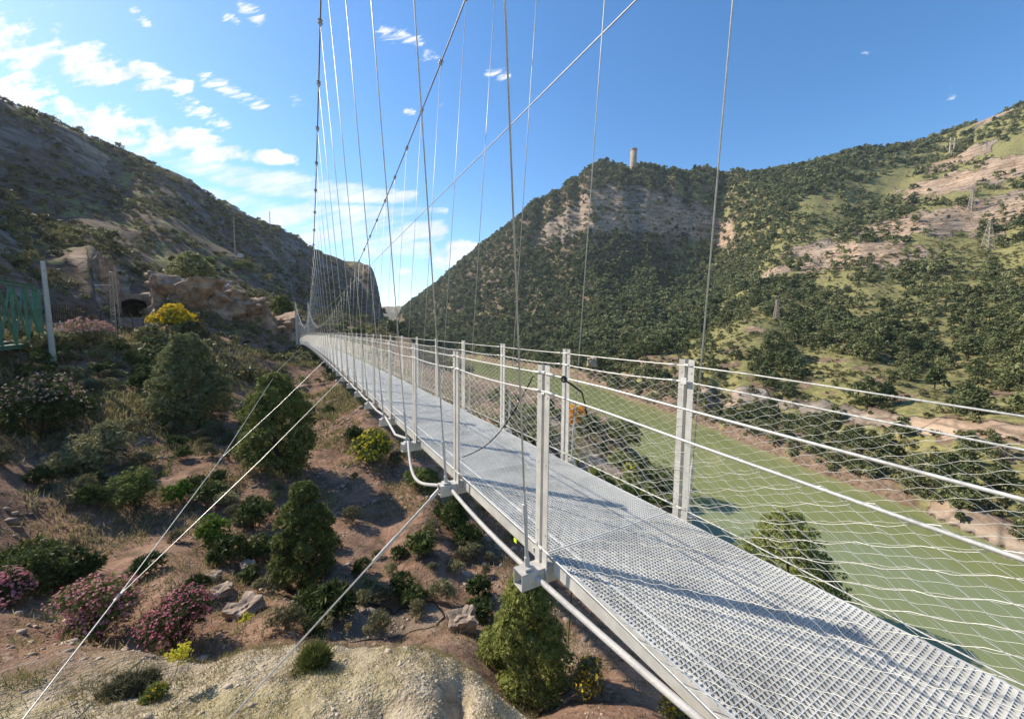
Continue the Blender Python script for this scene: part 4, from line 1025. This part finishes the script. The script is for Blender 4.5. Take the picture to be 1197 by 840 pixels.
# --- the named bushes
for nm, lab, cat, a, kw in (
    ('oleander_bush', 'big dark oleander with pale pink blossom at the left edge', 'bush', (46, 433, 545, 118, 27.), dict(mat=M['shrub_dark'], seed=11, n=26, tuft=60, nb=7, ln=.30, wd=.075, flower=M['palepink'], ff=.40, fl=.11)),
    ('oleander_bush', 'rounded oleander with dusty pink top by the wire fence', 'bush', (98, 376, 414, 60, 42.), dict(mat=M['shrub_grey'], seed=12, n=18, tuft=50, nb=6, ln=.30, wd=.08, flower=M['palepink'], ff=1.2, fl=.17)),
    ('oleander_bush', 'pink flowering oleander crossed by the main guy cable', 'bush', (108, 668, 748, 96, 12.), dict(mat=M['shrub_mid'], seed=13, n=22, tuft=60, nb=7, ln=.16, wd=.030, flower=M['pink'], ff=.95, fl=.058)),
    ('oleander_bush', 'deep magenta flowering oleander right of the guy cable', 'bush', (210, 690, 760, 92, 11.8), dict(mat=M['shrub_dark'], seed=14, n=20, tuft=60, nb=7, ln=.16, wd=.030, flower=M['magenta'], ff=.9, fl=.052)),
    ('oleander_bush', 'pink oleander cut by the left edge of the picture', 'bush', (6, 670, 730, 60, 12.6), dict(mat=M['shrub_dark'], seed=15, n=14, tuft=55, nb=7, ln=.16, wd=.030, flower=M['pink'], ff=1.2, fl=.062)),
    ('leafy_shrub', 'dark green shrub above the left edge oleander', 'bush', (34, 645, 705, 84, 14.), dict(mat=M['shrub_dark'], seed=16, n=18, tuft=55, nb=7, ln=.16, wd=.045)),
    ('leafy_shrub', 'pale leafy shrub right of the big dark oleander', 'bush', (128, 488, 545, 60, 26.), dict(mat=M['shrub_grey'], seed=17, n=18, tuft=50, nb=7, ln=.24, wd=.075)),
    ('leafy_shrub', 'loose grey green shrub below the big dark oleander', 'bush', (98, 510, 575, 66, 24.), dict(mat=M['shrub_grey'], seed=18, n=18, tuft=46, nb=7, ln=.24, wd=.075)),
    ('leafy_shrub', 'dense round dark shrub left of the forked cables', 'bush', (160, 543, 592, 54, 22.), dict(mat=M['shrub_mid'], seed=19, n=20, tuft=60, nb=7, ln=.18, wd=.055)),
    ('leafy_shrub', 'vivid yellow green shrub under the thin tie cable', 'bush', (252, 600, 634, 48, 19.8), dict(mat=M['shrub_bright'], seed=20, n=14, tuft=50, nb=7, ln=.17, wd=.055)),
    ('leafy_shrub', 'small lime green shrub beside the main guy cable', 'bush', (208, 552, 575, 30, 23.), dict(mat=M['shrub_bright'], seed=21, n=10, tuft=40, nb=7, ln=.18, wd=.06)),
    ('leafy_shrub', 'black green shrub left of the slim lower pine', 'bush', (298, 575, 622, 48, 22.), dict(mat=M['shrub_dark'], seed=22, n=16, tuft=50, nb=7, ln=.2, wd=.055)),
    ('leafy_shrub', 'very dark shrub hanging below the bracket of the second post', 'bush', (532, 578, 645, 44, 23.), dict(mat=M['shrub_dark'], seed=23, n=18, tuft=50, nb=7, ln=.2, wd=.055)),
    ('leafy_shrub', 'green shrub directly under the slack loop of white conduit', 'bush', (494, 545, 590, 44, 27.), dict(mat=M['shrub_mid'], seed=24, n=16, tuft=50, nb=7, ln=.22, wd=.06)),
    ('broom_bush', 'bright yellow broom bush by the grey retaining wall', 'bush', (203, 358, 398, 44, 57.), dict(mat=M['shrub_mid'], seed=25, n=20, tuft=50, nb=5, ln=.36, wd=.09, flower=M['yellow'], ff=1.0, fl=.30)),
    ('broom_bush', 'low yellow broom on top of the rock spur', 'bush', (271, 338, 358, 28, 84.), dict(mat=M['olive'], seed=26, n=12, tuft=40, nb=5, ln=.36, wd=.1, flower=M['yellow'], ff=.7, fl=.30)),
    ('broom_bush', 'yellow flowering broom below the white bridge brackets', 'bush', (434, 499, 535, 54, 31.), dict(mat=M['shrub_mid'], seed=27, n=18, tuft=50, nb=6, ln=.26, wd=.06, flower=M['lemon'], ff=.40, fl=.16)),
    ('broom_bush', 'yellow broom beside the bushy bright green pine', 'bush', (688, 763, 838, 42, 10.8), dict(mat=M['shrub_grey'], seed=28, n=14, tuft=45, nb=6, ln=.14, wd=.03, flower=M['yellow'], ff=.40, fl=.055)),
    ('broom_bush', 'yellow broom under the near deck edge at the bottom', 'bush', (792, 812, 880, 50, 9.5), dict(mat=M['shrub_grey'], seed=29, n=14, tuft=45, nb=6, ln=.14, wd=.03, flower=M['yellow'], ff=.45, fl=.06)),
    ('grass_clump', 'yellow green grass clump on the pale gravel mound', 'clump', (368, 772, 815, 46, 5.5), dict(mat=M['greengrass'], seed=30, n=10, tuft=70, nb=6, ln=.13, wd=.010, stems=False, up=.9)),
    ('flower_clump', 'low yellow flowering clump beside the leaning stalk', 'clump', (183, 808, 828, 34, 4.75), dict(mat=M['shrub_mid'], seed=31, n=8, tuft=50, nb=6, ln=.07, wd=.012, flower=M['yellow'], ff=.35, fl=.022, stems=False)),
    ('leafy_shrub', 'brownish bush on the gravel left of the low yellow clump', 'bush', (150, 790, 822, 60, 4.9), dict(mat=M['olive'], seed=32, n=10, tuft=50, nb=6, ln=.09, wd=.016)),
    ('leafy_shrub', 'round bush against the water beside the sandy strip', 'bush', (730, 482, 528, 46, 70.), dict(mat=M['pine'], seed=33, n=20, tuft=45, nb=6, ln=.5, wd=.14)),
    ('leafy_shrub', 'dark bush left of the sandy strip, behind the black cord', 'bush', (690, 478, 520, 40, 62.), dict(mat=M['shrub_dark'], seed=34, n=18, tuft=45, nb=6, ln=.45, wd=.12)),
    ('broom_bush', 'small yellow broom at the lower end of the sandy strip', 'bush', (738, 528, 556, 24, 47.), dict(mat=M['shrub_mid'], seed=35, n=10, tuft=40, nb=6, ln=.3, wd=.08, flower=M['lemon'], ff=.4, fl=.2)),
    ('leafy_shrub', 'pine scrub at the water left of the double rail post', 'bush', (768, 540, 600, 60, 54.), dict(mat=M['pine'], seed=36, n=20, tuft=45, nb=6, ln=.42, wd=.11))):
    b_, h_, w_ = fit_tree(*a); shrub(nm, lab, cat, b_, h_, w_, **kw)
# --- flower stalks
def stalk(label, px, ytop, ybot, D, mat, seed, headpx=16, n=60, fl=.03, lean=0, cat='flower stalk', r=.007, dry=False, f0=.86):
    rg = np.random.default_rng(seed); b_ = onground(px - lean, ybot, D); t = W(px, ytop, b_[1]); hw = pxw(headpx, b_[1])
    root = tag(empty('flower_stalk', tuple(b_)), label, cat); inv = Matrix.Translation(root.location).inverted()
    m_ = (b_ + t) / 2 + np.array([hw * .25, 0, 0]); mb = MB(); mb.tube([b_ - Z * .1, m_, t], [r, r * .8, r * .5], 5)
    P = []
    for i in range(9):
        f_ = rg.uniform(f0, 1.02); q = m_ + (t - m_) * (f_ - .5) * 2; e2 = q + np.array([rg.normal() * hw * .24, rg.normal() * hw * .24, hw * rg.uniform(.05, .3)]); mb.tube([q, e2], [r * .5, r * .25], 4); P.append(e2)
    o = mb.build('stem', M['twig'] if dry else M['greengrass'], root); o.matrix_parent_inverse = inv
    P = np.repeat(np.array(P), n // 9, 0) + rg.normal(size=(n // 9 * 9, 3)) * hw * .12
    V, Fc = blades(P, unit(rg.normal(size=P.shape)), 6, fl, fl * .8, rg)
    o = link('flowers', np_mesh('flowers', V, Fc, [mat]), root); o.matrix_parent_inverse = inv
stalk('leaning stalk with a yellow flower head at the left end of the gravel mound', 212, 764, 812, 5.0, M['lemon'], 41, 26, 140, .028, 26)
stalk('thin stalk with a small yellow head in front of the magenta oleander', 288, 722, 772, 6.3, M['lemon'], 42, 13, 70, .026, 18)
stalk('dry yellowish stalk on the mound crest, leftmost of three', 383, 726, 764, 6.5, M['dry'], 43, 12, 60, .03, 4, dry=True)
stalk('dry yellowish stalk on the mound crest, middle of three', 407, 732, 764, 6.5, M['dry'], 44, 11, 60, .03, 5, dry=True)
stalk('dry yellowish stalk on the mound crest, rightmost of three', 428, 736, 764, 6.5, M['dry'], 45, 13, 60, .03, 6, dry=True)
stalk('tall stalk with orange and yellow flowers behind the right rail', 675, 486, 640, 14., M['orange'], 46, 17, 110, .12, 10, r=.035, f0=.975)

# ------------------------------------------------------------------ scattered bushes that can be counted
taken = [np.array(o.location[:2]) for o in bpy.data.objects if o.type == 'EMPTY' and o.get('category') in ('bush', 'pine tree')]
def scatter_things(name, label, cat, group, protos, n, boxes, seed, smin, smax, gap, cond=lambda p: True):
    rg = np.random.default_rng(seed); made = 0
    for t in range(n * 12):
        if made >= n: break
        x0, x1, y0, y1, dm = boxes[rg.integers(len(boxes))]
        p = hit(rg.uniform(x0, x1), rg.uniform(y0, y1), 400)
        if p[1] > dm or not cond(p): continue
        pq = proj(p)[0]
        if name.endswith('scrub') and 270 < pq[0] < 610 and 395 < pq[1] < 640 and rg.uniform() < .78: continue
        if name.endswith('scrub') and pq[0] < 240 and 580 < pq[1] < 668 and rg.uniform() < .85: continue
        if name == 'bank_bush' and p[1] > 110 and rg.uniform() < .7: continue
        if name != 'spur_bush' and 48 < p[1] < 100 and p[0] < -20 and rg.uniform() < .8: continue
        s = rg.uniform(smin, smax) * (1 + p[1] / 130)
        if any(np.hypot(*(q - p[:2])) < gap * s for q in taken): continue
        o = link(name, protos[made % len(protos)]); o.location = (p[0], p[1], float(H(p[0], p[1])[0]) - .05 * s); o.scale = (s, s * rg.uniform(.9, 1.1), s * rg.uniform(.75, 1.15)); o.rotation_euler = (0, 0, rg.uniform(0, 6.28))
        tag(o, label, cat, group); taken.append(p[:2]); made += 1
def bush_protos(name, mat, k, seed, ln=.2, wd=.055, n=10, tuft=26, nb=6, h=1., w=1.3):
    out = []
    for i in range(k):
        rg = np.random.default_rng(seed + i); C, R = lobes_round(h, w, n, rg); V, Fc = crown(C, R, tuft, nb, ln, wd, rg, .9); out.append(np_mesh(name, V, Fc, [mat]))
    return out
LB = [(0, 340, 420, 700, 60), (300, 620, 440, 740, 60), (180, 430, 400, 520, 80), (0, 200, 395, 470, 50)]
scatter_things('dark_scrub', 'low blackish green scrub bush on the brown slope left of the footbridge', 'bush', 'dark scrub on the near slope', bush_protos('dark_scrub', M['shrub_dark'], 4, 60), 78, LB, 61, .7, 1.5, .8)
scatter_things('grey_scrub', 'low grey green scrub bush on the brown slope left of the footbridge', 'bush', 'grey scrub on the near slope', bush_protos('grey_scrub', M['shrub_grey'], 4, 70, .16, .04), 60, LB, 71, .5, 1.2, .7)
scatter_things('olive_scrub', 'low olive brown scrub bush on the brown slope left of the footbridge', 'bush', 'olive scrub on the near slope', bush_protos('olive_scrub', M['olive'], 4, 80, .16, .03), 100, LB, 81, .45, 1.1, .6)
scatter_things('bank_bush', 'green bush on the near river bank seen through the right wire mesh', 'bush', 'bushes on the near river bank', bush_protos('bank_bush', M['pine'], 3, 90, .24, .07) + bush_protos('bank_bush', M['shrub_mid'], 3, 95, .24, .07), 70, [(560, 790, 425, 600, 300), (590, 720, 440, 520, 160), (690, 800, 540, 600, 80)], 91, .9, 2.1, .9, lambda p: p[0] < np.interp(p[1], RY, RLx) + 1 and abs(Hattr(sandy.reshape(NA, NR), p[:1], p[1:2])[0]) < .3 and p[1] > 14)
scatter_things('spur_bush', 'green bush on the hillside beyond the far end of the footbridge', 'bush', 'bushes at the far end of the footbridge', bush_protos('spur_bush', M['shrub_mid'], 3, 100, .24, .08), 26, [(190, 345, 300, 330, 200), (370, 460, 350, 392, 330), (60, 190, 388, 420, 70), (370, 460, 350, 392, 330)], 101, .8, 1.6, .8, lambda p: p[1] > 33)

# ------------------------------------------------------------------ woods and scrub on the slopes
def sample(n, az0, az1, r0, r1, rg, power=2):
    az = np.radians(rg.uniform(az0, az1, n)); r = (rg.uniform(r0 ** power, r1 ** power, n)) ** (1 / power)
    x, y = np.sin(az) * r, np.cos(az) * r; z = H(x, y); return np.stack([x, y, z], 1)
rgw = np.random.default_rng(200)
A2 = lambda arr: arr.reshape(NA, NR)
Pm = sample(60000, -18.5, 57, 230, 1150, rgw, 1.75)
sl2 = Hattr(SLOPE, Pm[:, 0], Pm[:, 1]); rk2 = Hattr(A2(rock), Pm[:, 0], Pm[:, 1]); rt2 = Hattr(A2(right), Pm[:, 0], Pm[:, 1]); gr2 = Hattr(A2(grassy), Pm[:, 0], Pm[:, 1]); oc2 = Hattr(A2(outc), Pm[:, 0], Pm[:, 1])
clear = fbm(Pm[:, 0], Pm[:, 1], 70, 3)
spur_zone = (np.degrees(np.arctan2(Pm[:, 0], Pm[:, 1])) > 24 + (np.hypot(Pm[:, 0], Pm[:, 1]) - 300) * .034)
dens = np.where(spur_zone, .26 + .8 * clear, 1.0) * (1 - Hattr(A2(cz), Pm[:, 0], Pm[:, 1]) * .72) * (1 - sst(.5, .68, sl2) * .6) * (1 - gr2 * .9) * (1 - oc2 * .8)
ok = (rgw.uniform(size=len(Pm)) < dens) & (river(Pm[:, 0], Pm[:, 1]) < -3)
Pm = Pm[ok]
Pr = sample(11000, 14, 58, 55, 640, rgw, 1.6)
gr2 = Hattr(A2(grassy), Pr[:, 0], Pr[:, 1]); oc2 = Hattr(A2(outc), Pr[:, 0], Pr[:, 1]); rd = river(Pr[:, 0], Pr[:, 1])
cl = fbm(Pr[:, 0], Pr[:, 1], 35, 3)
dens = (.16 + .95 * cl) * (1 - gr2 * .88) * (1 - oc2 * .85) * (Pr[:, 0] > np.interp(Pr[:, 1], RY, RRx) - 2) + .55 * ((-rd < 24) & (-rd > .3) & (Pr[:, 0] > 40)) * (1 - oc2 * .9)
ok = (rgw.uniform(size=len(Pr)) < dens) & (rd < -.3)
Pr = Pr[ok]
def trees_hs(P, rg):
    d = np.hypot(P[:, 0], P[:, 1]); rd = -river(P[:, 0], P[:, 1]); low = rd < 26
    h = np.clip(rg.lognormal(1.50, .36, len(P)), 1.8, 9.5) * np.where(low & (d < 220), rg.uniform(.35, .75, len(P)), 1.) ; return h
PT = np.concatenate([Pm, Pr]); HT_ = trees_hs(PT, rgw)
top = PT + np.stack([np.zeros(len(PT)), np.zeros(len(PT)), HT_ * .9], 1)
pj = proj(top); inv_ = (pj[:, 0] > -70) & (pj[:, 0] < 1290) & (pj[:, 1] > 60) & (pj[:, 1] < 900)
PT, HT_, top, pj = PT[inv_], HT_[inv_], top[inv_], pj[inv_]
vis = visible(top)
PT, HT_, pj, vis = PT[vis], HT_[vis], pj[vis], vis[vis]
order = np.argsort(-HT_ / pj[:, 2]); n_ind = 300
def far_protos(k, seed, lob, tuft, nb, ln, wd, mat):
    out = []
    for i in range(k):
        rg = np.random.default_rng(seed + i); kind = i % 3
        C, R = lobes_pine(1., (.62, .78, .95)[kind], lob, rg, .10, (.7, .85, 1.)[kind], .22)
        V, Fc = crown(C, R, tuft, nb, ln, wd, rg, .8)
        mb = MB(); mb.tube([[0, 0, -.12], [0, 0, .55]], [.035, .015], 5); tv = np.concatenate(mb.v); tf = []
        for f in mb.f:
            for q in range(1, len(f) - 1): tf.append((f[0], f[q], f[q + 1]))
        out.append((np.concatenate([V, tv]), np.concatenate([Fc, np.array(tf) + len(V)]), np.concatenate([np.zeros(len(Fc)), np.ones(len(tf))]), mat))
    return out
near_pr = far_protos(6, 300, 16, 16, 5, .10, .05, M['far_pine'])
near_me = [np_mesh('pine_tree', v, f, [mt, M['bark']], midx=mi) for v, f, mi, mt in near_pr]
for k, i in enumerate(order[:n_ind]):
    o = link('pine_tree', near_me[k % 6]); p = PT[i]; o.location = (p[0], p[1], p[2] - .15)
    s = HT_[i]; o.scale = (s * rgw.uniform(.9, 1.25), s * rgw.uniform(.9, 1.25), s); o.rotation_euler = (0, 0, rgw.uniform(0, 6.28))
    tag(o, 'green pine on the slope across the river, one of the nearer ones', 'pine tree', 'nearer pines across the river')
def merged(name, P, S, protos, mat, rg, sq=(.9, 1.3)):
    VV = []; FF = []; n = 0; TT = []
    for i in range(len(P)):
        v, f = protos[rg.integers(len(protos))][:2]; a = rg.uniform(0, 6.28); c, s = math.cos(a), math.sin(a); k = S[i]; kx = k * rg.uniform(*sq)
        VV.append(np.stack([(v[:, 0] * c - v[:, 1] * s) * kx, (v[:, 0] * s + v[:, 1] * c) * kx, v[:, 2] * k], 1) + P[i]); FF.append(f + n); n += len(v); TT.append(np.full(len(v), rg.uniform()))
    return tag(link(name, np_mesh(name, np.concatenate(VV), np.concatenate(FF), [mat], attr={'tint': np.concatenate(TT)})), kind='stuff')
rest = order[n_ind:]
dfar = pj[rest, 2]
lo1 = far_protos(6, 400, 9, 9, 3, .17, .12, M['far_pine']); lo2 = far_protos(6, 420, 6, 6, 3, .26, .20, M['far_pine'])
merged('pine_wood', PT[rest][dfar < 330], HT_[rest][dfar < 330], lo1, M['wood'], rgw)
merged('pine_forest', PT[rest][dfar >= 330], HT_[rest][dfar >= 330], lo2, M['wood'], rgw)
print('trees', len(PT), (dfar < 330).sum(), (dfar >= 330).sum())
# low scrub on the right slopes and on the left mountain
def scrub_pr(k, seed, lob, tuft, nb, ln, wd): 
    out = []
    for i in range(k):
        rg = np.random.default_rng(seed + i); C, R = lobes_round(.7, 1.2, lob, rg); out.append(crown(C, R, tuft, nb, ln, wd, rg, .9))
    return out
sc1 = scrub_pr(5, 500, 5, 8, 3, .26, .15)
Ps = sample(26000, 10, 58, 50, 640, rgw, 1.6); rd = river(Ps[:, 0], Ps[:, 1])
ok = (rd < -.8) & (Ps[:, 0] > np.interp(Ps[:, 1], RY, RRx) - 1) & (rgw.uniform(size=len(Ps)) < (.42 + .8 * fbm(Ps[:, 0], Ps[:, 1], 18, 3)) * (1 - .6 * Hattr(A2(outc), Ps[:, 0], Ps[:, 1])) + .4 * (-rd < 20))
Ps = Ps[ok]; q = proj(Ps); v_ = (q[:, 0] < 1290) & visible(Ps + [0, 0, 1.2]); Ps = Ps[v_]
merged('hillside_scrub', Ps, rgw.uniform(.7, 2.1, len(Ps)), sc1, M['scrub'], rgw)
Pl = sample(33000, -74, -17, 60, 480, rgw, 1.7)
ok = rgw.uniform(size=len(Pl)) < (.30 + .95 * fbm(Pl[:, 0], Pl[:, 1], 30, 4)); Pl = Pl[ok]; q = proj(Pl); v_ = visible(Pl + [0, 0, 1.2]); Pl = Pl[v_]
dl = np.hypot(Pl[:, 0], Pl[:, 1])
merged('hillside_scrub', Pl, rgw.uniform(.5, 1.5, len(Pl)) * (1 + dl / 400) * np.where(rgw.uniform(size=len(Pl)) < .06, 2.0, 1.), sc1, M['scrub'], rgw)
print('scrub', len(Ps), len(Pl))
# grass and stones near the camera
def grass(name, P, nb, ln, wd, mat, rg, grow=True):
    d = np.hypot(P[:, 0], P[:, 1]); s = (np.clip(d / 6, .7, 9) if grow else np.ones(len(P)))
    o = np.tile(np.array([0, 0, 1.]), (len(P) * nb, 1)); s_ = np.repeat(s, nb)
    p = np.repeat(P, nb, 0) + rg.normal(size=(len(P) * nb, 3)) * (s_ * ln * .55)[:, None] * np.array([1, 1, 0])
    d_ = unit(rg.normal(size=p.shape) * np.array([.55, .55, .25]) + o); sd_ = unit(np.cross(d_, rg.normal(size=p.shape)))
    L = (ln * s_ * rg.uniform(.5, 1.3, len(p)))[:, None]; w_ = (wd * s_ * rg.uniform(.7, 1.3, len(p)))[:, None]
    V = np.stack([p - sd_ * w_, p + sd_ * w_, p + d_ * L], 1).reshape(-1, 3)
    return tag(link(name, np_mesh(name, V, np.arange(len(V)).reshape(-1, 3), [mat])), kind='stuff')
Pg = sample(5200, -62, 8, 3.6, 8.6, rgw); Pg = Pg[fbm(Pg[:, 0], Pg[:, 1], 1.3, 3) > -.02]
grass('dry_grass', Pg, 7, .075, .0035, M['dry'], rgw)
Pg = sample(1500, -62, 8, 3.6, 8.6, rgw); Pg = Pg[fbm(Pg[:, 0] + 40, Pg[:, 1], 1.1, 3) > .12]
grass('green_grass', Pg, 8, .09, .004, M['greengrass'], rgw)
Pg = sample(26000, -60, 22, 9, 75, rgw, 1.5); Pg = Pg[(fbm(Pg[:, 0], Pg[:, 1], 6, 4) > .06) & (river(Pg[:, 0], Pg[:, 1]) < -2)]
Pg = Pg[visible(Pg + [0, 0, .2])]; grass('dry_grass', Pg, 7, .075, .006, M['dry'], rgw)
Pg = sample(9000, -60, -20, 33, 110, rgw, 1.5); Pg = Pg[(fbm(Pg[:, 0] - 30, Pg[:, 1], 9, 4) > .02)]; Pg = Pg[visible(Pg + [0, 0, .3])]
grass('green_grass', Pg, 7, .06, .006, M['greengrass'], rgw)
bm = bmesh.new(); bmesh.ops.create_icosphere(bm, subdivisions=1, radius=.5); sv = np.array([v.co for v in bm.verts]); sf = np.array([[v.index for v in f.verts] for f in bm.faces]); bm.free()
st_pr = []
for i in range(8):
    rg = np.random.default_rng(700 + i); v = sv * (1 + rg.normal(0, .16, (len(sv), 1))) * np.array([1, rg.uniform(.6, .9), rg.uniform(.4, .7)]); st_pr.append((v, sf))
Pq = sample(16000, -62, 9, 3.6, 8.8, rgw); merged('gravel_stones', Pq, rgw.lognormal(-4.2, .6, len(Pq)), st_pr, M['pebble'], rgw, (.8, 1.3))
Pq = sample(30000, -60, 16, 9, 70, rgw, 1.4); Pq = Pq[(fbm(Pq[:, 0] + 9, Pq[:, 1], 5, 3) > .0) & (river(Pq[:, 0], Pq[:, 1]) < -2)]; Pq = Pq[visible(Pq + [0, 0, .15])]
merged('slope_stones', Pq, rgw.lognormal(-2.7, .7, len(Pq)) * (.6 + np.hypot(Pq[:, 0], Pq[:, 1]) / 40), st_pr, M['boulder'], rgw, (.8, 1.3))

# ------------------------------------------------------------------ the air
HZ = True
if HZ:
    mb = MB(); x0, x1, y0, y1, z0, z1 = -3200., 3200., -3200., 3200., float(GH.min()) - 1.5, float(GH.max()) + 30
    mb.box(((x0 + x1) / 2, (y0 + y1) / 2, (z0 + z1) / 2), x1 - x0, y1 - y0, z1 - z0)
    mz = bpy.data.materials.new('pale_air'); mz.use_nodes = True; nt = NT(mz.node_tree); nt.n.remove(nt.n['Principled BSDF'])
    pv = nt.N('ShaderNodeVolumePrincipled', inp={'Color': (.80, .88, 1., 1.), 'Density': .00008, 'Anisotropy': .35}); nt.l.new(pv.outputs[0], nt.n['Material Output'].inputs['Volume'])
    tag(mb.build('haze', mz), kind='stuff')
